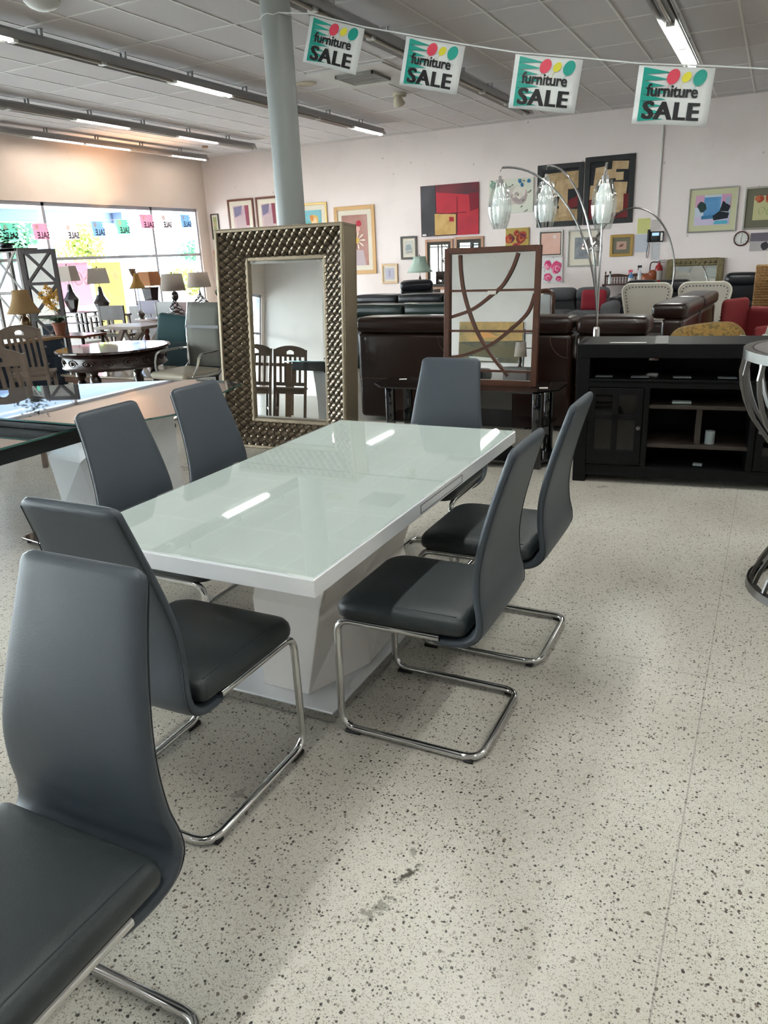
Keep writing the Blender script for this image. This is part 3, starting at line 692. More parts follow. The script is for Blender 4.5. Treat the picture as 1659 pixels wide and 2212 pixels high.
o = MB().rbox(-.03, .03, -.02, .02, 0, .016, .006, 2).build('pale_pebble', M_greyp); tag(o, 'tiny pale lump on the floor of the console open bay', 'trinket'); o.location = con(.80, .09, .1255)

# ================================================================== BLACK GLASS STAND AND LATTICE MIRROR
M_bglass = mat('black_glass', '#0b0c0e', .05, spec=.8, coat=.5)
t = thing('glass_stand', 'black glass TV stand with rounded top behind the far dining chair', 'tv stand', (-2.05, 5.5, 0))
top = [(-.72, -.1), (-.6, -.24), (.6, -.24), (.75, -.08), (.75, .22), (-.72, .22)]
MB().prism(top, .565, .578).build('top_shelf', M_bglass, t, bevel=.003)
MB().prism([(p[0]*.9, p[1]*.85) for p in top], .30, .31).build('middle_shelf', M_bglass, t); MB().prism([(p[0]*.95, p[1]*.95) for p in top], .045, .06).build('bottom_shelf', M_bglass, t)
for x in (-.55, .62):
    for y in (-.17, .16): MB().rbox(x-.035, x+.035, y-.02, y+.02, 0, .565, .008, 2).build('leg', M_bglass, t, True)
MB().box(-.3, .35, .1, .12, .06, .565).build('back_panel', M_bglass, t)
for i, (px, py) in enumerate(((872, 842), (1185, 842))):
    p = atz(px, py, .58); o = MB().box(-.03, .03, -.02, .02, 0, .002).build('price_tag', M_paper); o.location = (min(p.x, -1.42) if i else -2.62, 5.45 if i else 5.62, .5785); o.rotation_euler = (0, 0, .3)
    tag(o, ('small white price tag lying on the left end of the black glass stand', 'tiny white tag lying on the right end of the black glass stand')[i], 'tag')
t = thing('lattice_mirror', 'brown wood framed mirror with curved lattice bars on the black glass stand', 'mirror', (-1.845, 5.50, .5785))
t.rotation_euler = (-R(3.5), 0, R(-1)); W, Hm = .365, .985
M_lat = mat('lattice_wood', '#452616', .4, var=.2, vscale=18)
mb = MB(); f = .04
mb.box(-W, -W+f, -.03, .005, 0, Hm).box(W-f, W, -.03, .005, 0, Hm).box(-W+f, W-f, -.03, .005, Hm-f, Hm).box(-W+f, W-f, -.03, .005, 0, f)
mb.build('frame', M_lat, t, bevel=.003)
MB().box(-W+f, W-f, -.002, .004, f, Hm-f).build('mirror_glass', M_mirror, t)
for z in (.685, .395, .105): MB().box(-W+f, W-f, -.016, -.004, z-.008, z+.008).build('lattice_bar', M_lat, t)
def carc(pts, w=.011):
    pts = [Vector((p[0], -.012, p[1])) for p in pts]; out = []
    for i in range(len(pts)-1):
        p0, p1, p2, p3 = pts[max(0, i-1)], pts[i], pts[i+1], pts[min(len(pts)-1, i+2)]
        for k in range(6):
            u = k/6; out.append(.5*((2*p1)+(-p0+p2)*u+(2*p0-5*p1+4*p2-p3)*u*u+(-p0+3*p1-3*p2+p3)*u**3))
    out.append(pts[-1]); a = []; b = []
    for i, p in enumerate(out):
        d = (out[min(i+1, len(out)-1)]-out[max(0, i-1)]).normalized(); n = Vector((-d.z, 0, d.x)); a.append((p+n*w, p-n*w))
    vs = []
    for (p, q) in a: vs += [p+Vector((0, -.006, 0)), q+Vector((0, -.006, 0)), q+Vector((0, .007, 0)), p+Vector((0, .007, 0))]
    return MB().loft([vs[i*4:i*4+4] for i in range(len(a))])
def lp(px, py):       # local lattice coordinates of a photo point on the mirror plane
    p = aty(px, py, 5.52); return (p.x+1.845, (p.z-.5785))
for pts in ([(990, 551), (993, 590), (1000, 632), (1015, 680), (1035, 725), (1065, 770), (1100, 812)],
            [(1117, 546), (1105, 580), (1085, 615), (1060, 638), (1020, 668), (968, 686)],
            [(1168, 634), (1140, 675), (1105, 710), (1060, 745), (1010, 765), (966, 772)]):
    q = [lp(*p) for p in pts]; q = [(max(-W+f, min(W-f, a)), max(f, min(Hm-f, b))) for a, b in q]
    carc(q).build('lattice_bar', M_lat, t)
o = MB().box(-.032, .032, -.019, -.0165, -.013, .013).build('tape_label', mat('tape', '#b9b6ae', .4), t); q = lp(1062, 632); o.location = (q[0], 0, q[1])

# ================================================================== CHROME THREE-ARM ARC LAMP
lb = Vector((-1.125, 5.78, 0)); LY = 5.9
t = thing('arc_floor_lamp', 'chrome arc floor lamp with three ribbed clear glass shades', 'floor lamp', (lb.x, lb.y, 0))
MB().lathe([(.15, 0), (.15, .03), (.02, .035), (.001, .035)], 28).build('base', M_chrome, t, True)
MB().lathe([(.024, .03), (.024, .96), (.018, .98), (.001, .98)], 16).build('pole', M_chrome, t, True)
M_lampglass = mat('ribbed_glass', '#f3f8f7', .02, trans=1, ior=1.3)
M_lampglass = thin_glass('ribbed_clear_glass', '#f6fbfa', .45)
def shade(parent, c):
    mb = MB(); n = 112; secs = []
    for i in range(15):
        u = i/14; r = .032+.045*math.sin(min(1, u*1.0)*pi*.86+.32)**1.0*1.0
        r = .030+.05*sin(pi*(.1+u*.78)); z = .04-.315*u
        secs.append([((r*(1+.075*cos(14*2*pi*k/n)))*cos(2*pi*k/n), (r*(1+.075*cos(14*2*pi*k/n)))*sin(2*pi*k/n), z) for k in range(n)])
    mb.loft(secs, cap=False); mb.build('glass_shade', M_lampglass, parent, True, loc=c)
    MB().lathe([(.001, .02), (.03, .015), (.05, -.05), (.06, -.12), (.052, -.2), (.042, -.235), (.001, -.235)], 24).build('inner_diffuser', mat('frosted', '#fbfdfd', .3), parent, True, loc=c)
    MB().lathe([(.001, .095), (.012, .09), (.012, .07), (.026, .068), (.026, .035), (.001, .035)], 16).build('shade_cap', M_chrome, parent, True, loc=c)
for (top, hang, yy) in (((1085, 362), (1080, 400), 5.88), ((1182, 358), (1180, 396), 5.98), ((1311, 352), (1307, 392), 5.7)):
    T_ = aty(*top, yy); S_ = aty(*hang, yy); off = Vector((lb.x, lb.y, 0))
    e = Vector((T_.x, yy, T_.z)); st = Vector((lb.x, lb.y, .95)); k = e-st
    pts = []
    for i in range(25):
        a = pi/2*i/24; pts.append(Vector((st.x+k.x*(1-cos(a)), st.y+k.y*(1-cos(a)), st.z+k.z*sin(a)))-off)
    arm = MB().tube(pts, .0075, 8).build('arm', M_chrome, t, True)
    MB().tube([e-off, Vector((S_.x, yy, S_.z))-off+Vector((0, 0, .09))], .0025, 5).build('cord', M_steel, arm)
    shade(arm, Vector((S_.x, yy, S_.z-.03))-off)

# ================================================================== PICTURES AND THINGS ON THE BACK WALL
M_mat1 = mat('cream_mount', '#ded6c6', .85); M_mat2 = mat('grey_green_mount', '#73705f', .85); M_picglass = None
def picture(x0, x1, z0, z1, frame, fw, mount, mw, art, label, name='framed_picture', depth=.03, tilt=0, y=BY, cat='picture', glossy=False):
    W, Hh = x1-x0, z1-z0
    t = thing(name, label, cat, ((x0+x1)/2, y-.004, z0), 0)
    if fw:
        mb = MB(); mb.box(-W/2, -W/2+fw, -depth, 0, 0, Hh).box(W/2-fw, W/2, -depth, 0, 0, Hh).box(-W/2+fw, W/2-fw, -depth, 0, 0, fw).box(-W/2+fw, W/2-fw, -depth, 0, Hh-fw, Hh)
        mb.build('frame', frame, t, bevel=.004)
    if mount:
        q = -W/2+fw; MB().box(q, -q, -.012, 0, fw, Hh-fw).build('mount', mount, t)
    m = fw+mw; a = W-2*m; b = Hh-2*m; yd = -.016 if fw else -depth
    mb = MB()
    class A: pass
    A.w, A.h = a, b
    k = [0]
    def poly(pts, material, lift=None):
        k[0] += 1; e = yd-.0006*k[0] if lift is None else yd-lift
        mb.use(material); mb.add([(-a/2+u*a, e, m+v*b) for u, v in pts], [tuple(range(len(pts)))])
    A.poly = poly
    A.disc = lambda cu, cv, r, material, n=14, jag=0, rnd=random: poly([(cu+r*(1+jag*rnd.uniform(-1, 1))*cos(2*pi*i/n)*min(1, b/a), cv+r*(1+jag*rnd.uniform(-1, 1))*sin(2*pi*i/n)*min(1, a/b)) for i in range(n)], material)
    base = art(A)
    mb2 = MB(); mb2.use(base)
    mb2.box(-a/2, a/2, yd, -.001 if not fw else yd+.004, m, Hh-m)
    for f_, mi in zip(mb.f, mb.mi):
        mb2.use(mb.mats[mi]); mb2.add([mb.v[i] for i in f_], [tuple(range(len(f_)))])
    mb2.build('print' if fw else 'canvas', None, t, solid=-1)
    if tilt: t.rotation_euler = (0, R(tilt), 0)
    return t
def P(*c): return mat('paint_'+c[0].strip('#'), c[0], .7)
def art_red(A):
    A.poly([(0, 0), (.26, 0), (.26, 1), (0, 1)], blotch('charcoal_wash', ['#1d1c22', '#37343b', '#4d4a50'], 1.6))
    A.poly([(.26, .0), (.28, 0), (.27, 1), (.26, 1)], P('#241a20'))
    A.poly([(.24, .0), (.63, 0), (.63, .43), (.24, .46)], P('#3a2024')); A.poly([(.245, .02), (.615, .02), (.615, .415), (.245, .445)], blotch('ochre_streaks', ['#b88b4a', '#cba561', '#d3ae6c'], 5))
    A.poly([(.5, .28), (.58, .27), (.58, .36), (.5, .37)], P('#a8232c')); A.poly([(.63, .05), (.64, .05), (.645, .75), (.635, .75)], P('#5a0d1c'))
    A.poly([(.28, .86), (1, .75), (1, 1), (.28, 1)], blotch('dark_top', ['#7a1527', '#5a1224', '#3a1522'], 1.5)); A.poly([(.86, .45), (1, .5), (1, .8), (.84, .8)], P('#7d1328'))
    A.poly([(.35, .43), (.8, .43), (.8, .445), (.35, .44)], P('#6c0f20'))
    A.poly([(.02, .015), (.09, .015), (.09, .05), (.02, .05)], M_paper)
    return blotch('crimson', ['#8c0f28', '#b8142e', '#c61a33'], 1.2)
picture(-7.24, -5.89, 1.865, 2.915, None, 0, None, 0, art_red, 'large red and charcoal abstract canvas with a gold square', 'abstract_canvas')
def petals(A, spots, mats, rnd, leaf=None, n=5):
    for (u, v, r) in spots:
        for k in range(n): A.disc(u+rnd.uniform(-.3, .3)*r, v+rnd.uniform(-.3, .3)*r, r*(1-.16*k), mats[k % len(mats)], 12, .16, rnd)
    if leaf:
        for k in range(14):
            u, v = rnd.random(), rnd.random(); a = rnd.uniform(0, pi); l = .09
            A.poly([(u-l*cos(a)*.5, max(.01, v-l*sin(a)*.5)), (u+.02*sin(a), v-.02*cos(a)), (min(.99, u+l*cos(a)*.5), min(.99, v+l*sin(a)*.5)), (u-.02*sin(a), v+.02*cos(a))], leaf)
def art_floral(A):
    rnd = random.Random(3); petals(A, [(.62, .5, .3)], [P('#cfc5bd'), P('#b3a2a0'), P('#e3ddd2'), P('#a99a98'), P('#dcd2c6')], rnd, P('#5f7361'), 8)
    for u, v in ((.75, .8), (.9, .9), (.7, .92)): A.disc(u, v, .06, P('#2f6f9e'), 8, .3, rnd)
    A.disc(.12, .3, .16, P('#b9b2a6'), 10, .2, rnd); A.disc(.1, .85, .12, P('#7fa08f'), 10, .3, rnd); return P('#dedfd0')
picture(-5.65, -4.69, 2.25, 2.915, None, 0, None, 0, art_floral, 'cream canvas with a pale rose and blue blossoms', 'floral_canvas')
M_papy = blotch('papyrus', ['#8c7350', '#a98d64', '#bea277'], 5); M_papy2 = blotch('papyrus_light', ['#a88c64', '#bda079', '#cbb28a'], 6); M_wine = P('#6e1c22'); M_inkb = P('#1b1b20')
def art_abs(k):
    def f(A):
        if k == 0:
            A.poly([(.12, .93), (1, .95), (1, .6), (.65, .5), (.12, .6)], M_papy)
            A.poly([(.55, .35), (1, .4), (1, .62), (.6, .6)], M_inkb); A.poly([(.7, .24), (1, .26), (1, .48), (.75, .4)], M_wine)
            A.poly([(0, 0), (1, 0), (1, .22), (.4, .25), (0, .2)], M_papy)
            for q in ([(.1, .55), (.35, .53), (.36, .88), (.12, .92)], [(.36, .58), (.86, .64), (.86, .82), (.4, .78)], [(.48, .08), (.72, .1), (.72, .7), (.5, .68)], [(.14, .2), (.44, .14), (.4, .35), (.15, .3)], [(.3, .3), (.5, .3), (.48, .55), (.28, .48)]): A.poly(q, M_papy2)
            for i in range(6): A.poly([(.28+.03*i, .3), (.3+.03*i, .3), (.4+.02*i, .48), (.38+.02*i, .48)], M_inkb)
        else:
            A.poly([(0, 0), (1, 0), (1, .42), (0, .42)], M_wine)
            for q in ([(.1, .6), (.42, .63), (.42, .92), (.14, .9)], [(.55, .86), (.96, .84), (.97, .98), (.56, 1)], [(.4, .7), (.66, .7), (.66, .86), (.4, .86)], [(.66, .66), (.85, .66), (.85, .8), (.66, .8)], [(.62, .42), (.94, .42), (.96, .62), (.62, .64)], [(.0, .35), (.2, .36), (.2, .6), (.02, .6)], [(.5, .1), (.88, .1), (.88, .42), (.5, .42)], [(.1, .08), (.4, .12), (.42, .38), (.12, .34)]): A.poly(q, M_papy2)
        return M_inkb
    return f
picture(-4.61, -3.665, 1.93, 3.12, mat('black_frame', '#19191b', .45), .1, None, 0, art_abs(0), 'black framed collage of papyrus strips, left one of the pair behind the arc lamp')
picture(-3.64, -2.67, 1.93, 3.19, MATS['black_frame'], .1, None, 0, art_abs(1), 'black framed collage of papyrus strips over wine red, right one of the pair')
def art_piano(A):
    A.poly([(.02, .0), (1, 0), (1, .3), (.02, .3)], P('#cfc3dd')); A.poly([(.25, .3), (.72, .3), (.72, .92), (.25, .92)], blotch('blue_sky_print', ['#2f6fb0', '#5b96c8', '#9fc3dc'], 1.1))
    A.poly([(.0, .6), (.25, .6), (.25, 1), (0, 1)], P('#d9a7c4')); A.poly([(.74, .5), (1, .5), (1, 1), (.74, 1)], P('#d59fc2'))
    rnd = random.Random(4); A.disc(.2, .62, .16, P('#28423f'), 10, .3, rnd); A.poly([(.2, .2), (.68, .22), (.68, .34), (.2, .32)], P('#3f7ba5'))
    A.poly([(.55, .15), (.95, .2), (.98, .38), (.7, .45), (.52, .3)], P('#17202b')); A.poly([(.7, .45), (.95, .42), (1, .6), (.78, .78)], P('#17202b')); A.poly([(.55, .02), (.95, .02), (.95, .14), (.6, .14)], P('#58b3cc'))
    A.poly([(.86, .68), (.97, .68), (.97, .9), (.86, .9)], P('#9fb7c8')); return P('#c8d2e0')
picture(-1.64, -.765, 1.68, 2.47, M_silver, .025, mat('olive_mount', '#cdcba7', .85), .1, art_piano, 'silver framed print of a room with a piano and blue window')
def art_fleur(A):
    rnd = random.Random(5); petals(A, [(.2, .85, .16), (.55, .86, .16), (.85, .84, .15)], [P('#a8452f'), P('#c46a4a')], rnd, None, 4)
    for c in ((.3, .35), (.6, .3)):
        for k in range(14):
            u0, u1 = [(c[0]+.14*cos(q)*(1-.04*k), c[1]+.2*sin(q)*(1-.04*k)) for q in (k*.45, (k+1)*.45)]; A.poly([u0, u1, (u1[0]+.02, u1[1]+.01), (u0[0]+.02, u0[1]+.01)], P('#8a9468'))
    return P('#c5c293')
picture(-.655, .12, 1.69, 2.43, M_silver, .03, M_mat2, .13, art_fleur, 'framed print of red blooms on pale green at the right edge')
def art_dunes(A):
    A.poly([(0, .55), (1, .5), (1, 1), (0, 1)], P('#6c6570')); rnd = random.Random(2); A.disc(.4, .28, .22, P('#3c383d'), 10, .2, rnd); return P('#b6b0ae')
picture(-.49, .16, 1.30, 1.625, None, 0, None, 0, art_dunes, 'small grey landscape photo canvas right of the wall clock', 'photo_canvas')
def plain(c, *sh):
    def f(A):
        for pts, m in sh: A.poly(pts, m)
        return c
    return f
M_dkmat = mat('dark_mount', '#4a4640', .8)
picture(-13.08, -12.86+.02, 2.07, 2.68, mat('dark_frame', '#3b332c', .45), .03, M_mat1, .04, lambda A: blotch('faded_print', ['#b6a37a', '#93975f', '#c7bb96'], 4), 'narrow dark framed faded print beside the window corner')
for i, (x0, x1) in enumerate(((-12.52, -11.74), (-11.67, -10.95))):
    def f(A, i=i):
        A.poly([(.15, 0), (.8, 0), (.8, .6), (.15, .55)], P('#b9a3a6')); A.poly([(.8, .3), (1, .3), (1, 1), (.75, 1)], P('#8a3f52')); A.poly([(.1, .6), (.5, .7), (.6, 1), (.05, .95)], P('#77708c')); return blotch('faded_rose', ['#a78fa2', '#c3a8ac', '#d3c0b8'], 2.2)
    picture(x0, x1, 2.0, 2.975, mat('mahogany_frame', '#6b3a2a', .4), .045, M_mat1, .11, f, ('wood framed faded purple print, left of the pair beside the column', 'wood framed faded purple print, half hidden by the column')[i])
def art_beach(A):
    rnd = random.Random(8); A.poly([(0, .0), (1, .0), (1, .45), (0, .5)], P('#6fb3b5')); A.disc(.62, .5, .3, P('#dcb163'), 12, .25, rnd); A.disc(.62, .42, .18, P('#e7caa0'), 10, .2, rnd); A.disc(.5, .6, .14, P('#d98f4f'), 9, .3, rnd); return P('#7fb9c4')
picture(-10.5, -9.66, 2.0, 2.755, mat('pale_gold_frame', '#c4a868', .4, .3), .05, M_mat1, .11, art_beach, 'gold framed turquoise beach print right of the column')
def art_lily(A):
    rnd = random.Random(9)
    A.poly([(.2, 0), (.9, 0), (.8, .3), (.35, .33)], P('#b7a6ab')); A.disc(.66, .83, .11, P('#b3263c'), 10, .25, rnd); A.disc(.62, .72, .09, P('#d9a79c'), 10, .25, rnd)
    for k in range(9):
        a = k*2*pi/9; A.poly([(.58, .5), (.58+.26*cos(a-.1), .5+.15*sin(a-.1)), (.58+.34*cos(a), .5+.19*sin(a)), (.58+.26*cos(a+.12), .5+.15*sin(a+.12))], P('#e6dccf'))
    A.disc(.58, .5, .09, P('#d7b24e'), 10, .3, rnd); A.disc(.45, .38, .1, P('#8c3340'), 9, .4, rnd); return blotch('dusty_rose', ['#8f6257', '#a8776b', '#b48d86'], 2)
picture(-9.47, -8.41, 1.11, 2.62, mat('blond_frame', '#c79b5f', .4), .085, M_mat1, .11, art_lily, 'tall blond wood framed painting of white and red flowers')
def art_sketch(A):
    A.poly([(.1, .3), (.9, .35), (.7, .75), (.2, .7)], P('#8f9a9c')); A.poly([(.2, .1), (.9, .15), (.9, .3), (.2, .25)], P('#a39f96')); return P('#c7c6bf')
picture(-7.77, -7.365, 1.40, 1.895, mat('grey_frame', '#4b4844', .5), .045, M_mat1, .05, art_sketch, 'small grey framed sketch above the mint green lamp')
picture(-8.28, -7.87, .88, 1.315, mat('champagne_small', '#b69a78', .4, .3), .04, M_mat1, .05, plain(P('#b9b7c6'), ([(.4, .2), (.55, .2), (.6, .8), (.4, .8)], P('#8e8ca0'))), 'small champagne framed print low left of the mint green lamp')
for i, (x0, x1, z0, z1) in enumerate(((-7.16, -6.49, .72, 1.80), (-6.45, -5.78, .85, 1.82))):
    t = picture(x0, x1, z0, z1, mat('peach_frame', '#b08668', .4), .055, M_dkmat, .07, lambda A: M_mirror, ('tan framed wall mirror below the red canvas, left one', 'tan framed wall mirror half hidden by the lattice mirror')[i], 'wall_mirror', cat='mirror')
def art_poppy(A):
    rnd = random.Random(11); petals(A, [(.2, .55, .2), (.72, .6, .22), (.45, .15, .22), (.5, .8, .12)], [P('#8c2f2a'), P('#b5452e'), P('#6a2840'), P('#c46a3a')], rnd, P('#6e6a2c'), 5); return P('#b59b52')
picture(-5.275, -4.77, 1.46, 1.945, None, 0, None, 0, art_poppy, 'small square canvas of dark red and orange poppies', 'floral_canvas')
def art_blush(A):
    A.disc(.7, .82, .1, P('#dfd0c8'), 10, .1, random.Random(1)); return blotch('blush_wash', ['#d3a08d', '#dfb3a2', '#e3bfb0'], 2)
picture(-4.555, -4.045, 1.34, 1.86, mat('silver_bright', '#bdb8b2', .35, .4), .03, M_dkmat, .02, art_blush, 'silver framed blush pink print right of the poppy canvas')
def art_grey(A):
    for u in (.3, .5, .68):
        A.poly([(u+.03*sin(i*1.2), i/10*.9+.05) for i in range(11)]+[(u+.02+.03*sin(i*1.2), i/10*.9+.05) for i in range(10, -1, -1)], P('#6c6f75'))
    return blotch('grey_weave', ['#74787e', '#868a8f', '#9a9da0'], 6)
picture(-3.945, -3.315, 1.12, 1.845, M_silver, .03, M_mat1, .12, art_grey, 'silver framed picture of a crumpled grey textile')
picture(-3.08, -2.625, 1.295, 1.71, M_gold, .055, M_mat2, .075, plain(P('#b59483'), ([(.25, .3), (.6, .35), (.75, .7), (.4, .65)], P('#7a5148'))), 'small gold framed brown print left of the pinned notes')
def art_pink(A):
    rnd = random.Random(12); petals(A, [(.25, .7, .2), (.7, .55, .26), (.3, .2, .2), (.85, .15, .14)], [P('#d9487c'), P('#ea7da2'), P('#c22e63'), P('#f0a8bf')], rnd, P('#86898e'), 5); return P('#dfdcdc')
picture(-4.45, -4.03, .80, 1.33, None, 0, None, 0, art_pink, 'small canvas of bright pink roses beside the lattice mirror', 'floral_canvas')
picture(-13.1, -12.75, 1.22, 1.82, None, 0, None, 0, lambda A: blotch('coral_print', ['#cf8a6a', '#d9b08f', '#b46a50'], 6), 'small coral patterned canvas low beside the window corner', 'floral_canvas')
picture(-12.72, -12.25, .45, 1.15, M_paper, .03, None, 0, lambda A: P('#d8d5d0'), 'white framed pale print low behind the green topiary')
# ornate mirror leaning on the wall
t = thing('ornate_mirror', 'wide ornate gilt framed mirror against the back wall behind the white nailhead chairs', 'mirror', (-1.43, BY-.12, .34)); t.rotation_euler = (-R(6), 0, 0)
M_gilt = mat('old_gilt', '#6f6446', .45, .3, bump=.6, bscale=45, var=.3, vscale=20)
mb = MB(); mb.box(-.53, -.40, -.05, 0, 0, .86).box(.40, .53, -.05, 0, 0, .86).box(-.40, .40, -.05, 0, 0, .13).box(-.40, .40, -.05, 0, .73, .86); mb.build('frame', M_gilt, t, bevel=.015)
MB().box(-.40, .40, -.02, -.01, .13, .73).build('mirror_glass', M_mirror, t)
for k in range(9): MB().ball((-.36+.09*k, -.05, .795), .035, 8, 5, .7).build('carving', M_gilt, t, True)
# clock
t = thing('wall_clock', 'round white wall clock with a dark red rim', 'clock', (-.65, BY-.002, 1.535))
ck = MB(); ck.T = Matrix.Rotation(R(90), 4, 'X'); ck.lathe([(.135, 0), (.135, .03), (.12, .035), (.112, .02)], 32, cap=False); ck.build('rim', mat('clock_rim', '#4a1f1c', .35), t, True)
ck = MB(); ck.T = Matrix.Rotation(R(90), 4, 'X'); ck.lathe([(.125, .001), (.125, .014), (.001, .014)], 32); ck.build('dial', M_paper, t)
MB().bar((0, -.017, .01), (0.005, -.017, -.085), .008, .002, (0, 1, 0)).bar((0, -.018, -.01), (.02, -.018, .09), .006, .002, (0, 1, 0)).build('hand', M_black, t)
mb = MB()
for k in range(12):
    a = k*pi/6; mb.bar((.085*sin(a), -.016, .085*cos(a)), (.102*sin(a), -.016, .102*cos(a)), .008, .002, (0, 1, 0))
mb.build('hour_mark', M_black, t)
# notes, phone, extinguisher
for nm, x0, x1, z0, z1, c, lab, n in (('paper_note', -2.565, -2.325, 1.71, 1.995, '#d3d386', 'yellow handwritten paper sheet pinned left of the phone', 8), ('paper_note', -2.585, -2.335, 1.36, 1.70, '#c9cdd6', 'white lined paper sheet pinned below the yellow one', 12),
                           ('paper_note', -2.31, -2.12, 1.78, 1.96, '#cfc5c0', 'small pale paper pinned above the phone', 4), ('paper_note', -2.27, -2.11, 1.2, 1.52, '#cfcfd2', 'narrow pale paper hanging below the phone', 8)):
    t = MB(); t = thing(nm, lab, 'paper', (x0, BY-.003, z0)); MB().box(0, x1-x0, -.002, 0, 0, z1-z0).build('sheet', mat('note_'+c[1:], c, .8), t)
    mb = MB()
    for k in range(n): mb.box(.02, (x1-x0)*(.9 if k % 3 else .7), -.0026, -.002, (z1-z0)*(k+.7)/(n+.6), (z1-z0)*(k+.7)/(n+.6)+.003)
    mb.build('ruled_line', mat('pencil', '#8f9096', .8), t)
t = thing('wall_phone', 'black wall mounted office phone with a blue display', 'phone', (-2.205, BY-.002, 1.54))
MB().rbox(-.1, .15, -.07, 0, 0, .2, .015, 2).build('body', M_black, t, True); MB().rbox(-.15, -.095, -.1, -.03, .0, .24, .02, 3).build('handset', M_black, t, True)
MB().box(-.06, .07, -.073, -.07, .12, .175).build('display', mat('phone_screen', '#7f9ec4', .3, emit=.4), t); MB().box(.1, .14, -.073, -.07, .02, .17).build('side_label', M_paper, t)
MB().tube([(-.12, -.06, 0), (-.14, -.06, -.15), (-.145, -.06, -.28), (-.12, -.06, -.3), (-.105, -.06, -.2), (-.1, -.06, -.02)], .006, 6).build('cord', M_black, t, True)
t = thing('fire_extinguisher', 'red fire extinguisher hung on the wall under the phone', 'fire extinguisher', (-2.09, BY-.09, .70))
MB().lathe([(.001, 0), (.07, .01), (.075, .05), (.075, .33), (.06, .39), (.03, .42), (.025, .45), (.001, .45)], 20).build('cylinder', mat('extinguisher_red', '#9c2326', .35), t, True)
MB().lathe([(.078, .12), (.078, .30)], 20, cap=False).build('label_band', mat('label_grey', '#a9a5a0', .5), t, True)
MB().rbox(-.02, .02, -.02, .02, .44, .49, .008, 2).bar((0, 0, .49), (.12, 0, .50), .02, .01).bar((0, 0, .46), (.11, 0, .455), .02, .01).build('valve', M_steel, t)
MB().tube(fillet([(-.02, 0, .46), (-.16, -.01, .47), (-.17, -.02, .3), (-.12, -.03, .08)], .06), .011, 8).build('hose', M_black, t, True)
tag(MB().box(-.03, .03, -.01, 0, -.05, .05).box(-.012, .012, -.014, -.01, -.02, .02).build('wall_switch', M_white, loc=(-5.43, BY-.002, 1.53)), 'small white wall switch left of the poppy canvas', 'switch')
# spindle shelf with bottles
t = thing('spindle_shelf', 'brown wooden shelf with a spindle gallery holding bottles', 'shelf', (-2.69, BY-.22, 0))
sw = .45; MB().box(-sw, sw, -.13, .13, .745, .77).build('board', M_walnut, t, bevel=.004)
mb = MB()
for k in range(15):
    x = -sw+.06+k*(2*sw-.12)/14; mb.lathe([(.006, .77), (.011, .80), (.006, .83), (.010, .86), (.006, .90)], 6, (x, .11, 0))
mb.build('spindle_row', M_walnut, t, True)
pr = [(-sw, .9)]+[(-sw+2*sw*i/20, .93+.03*abs(sin(i/20*2*pi))) for i in range(21)]+[(sw, .9)]
mb = MB(); mb.T = Matrix.Translation((0, .12, 0)) @ Matrix.Rotation(R(90), 4, 'X'); mb.prism(pr, 0, .02); mb.build('crest_rail', M_walnut, t)
for x in (-sw+.02, sw-.02):
    MB().lathe([(.018, .77), (.018, .93), (.008, .95), (.018, .98), (.002, 1.02)], 10, (x, .11, 0)).build('post', M_walnut, t, True)
    MB().rbox(x-.02, x+.02, -.1, .1, 0, .745, .005, 1).build('leg', M_walnut, t)
def bottle(x, h, r, m, lab, cap=None, spray=False, capm=None):
    t = thing('bottle', lab, 'bottle', (x, BY-.28, .77), 0, 'bottles on the spindle shelf')
    MB().lathe([(.001, 0), (r, .005), (r, h*.6), (r*.75, h*.72), (.014, h*.82), (.014, h), (.001, h)], 16).build('body', m, t, True)
    MB().lathe([(r+.001, h*.15), (r+.001, h*.5)], 16, cap=False).build('label_band', M_paper, t)
    if spray: MB().rbox(-.05, .03, -.015, .015, h, h+.045, .008, 2).bar((-.03, 0, h), (-.045, 0, h-.05), .012, .012).build('spray_head', capm, t, True)
    else: MB().lathe([(.016, h), (.016, h+.05), (.001, h+.05)], 12).build('cap', capm, t)
M_pl = mat('plastic_white', '#cfd4d6', .35)
bottle(-3.0, .2, .035, M_pl, 'small white bottle at the left end of the spindle shelf', capm=M_black)
bottle(-2.59, .22, .05, mat('plastic_blue', '#5f93c2', .25), 'blue spray bottle with a pink trigger on the spindle shelf', spray=True, capm=mat('pink_plastic', '#d8506a', .4))
bottle(-2.42, .30, .042, M_pl, 'tall white spray bottle with a dark head on the spindle shelf', spray=True, capm=M_black)
for x, lab in ((-2.37, 'short cream jar beside the tall white bottle'), (-2.26, 'short cream jar near the right end of the spindle shelf')):
    o = MB().lathe([(.001, 0), (.045, 0), (.045, .06), (.001, .06)], 16).build('jar', mat('cream_jar', '#cfc69c', .5), None, True, loc=(x, BY-.30, .77)); tag(o, lab, 'jar', 'jars on the spindle shelf')
o = MB().rbox(-.12, .12, -.08, .08, 0, .36, .08, 4).rbox(.0, .16, -.07, .07, .18, .42, .07, 4).build('leather_bag', mat('orange_leather', '#87411f', .35, bump=.3, bscale=20), None, True, loc=(-2.2, BY-.75, .62)); tag(o, 'shiny orange brown leather bag under the extinguisher', 'bag')
o = MB().rbox(-.4, .4, -.3, .3, 0, .62, .03, 2).build('side_cabinet', mat('grey_board', '#4b4a4c', .7), None, True, loc=(-2.3, BY-.85, 0)); tag(o, 'low dark cabinet under the orange bag', 'cabinet')

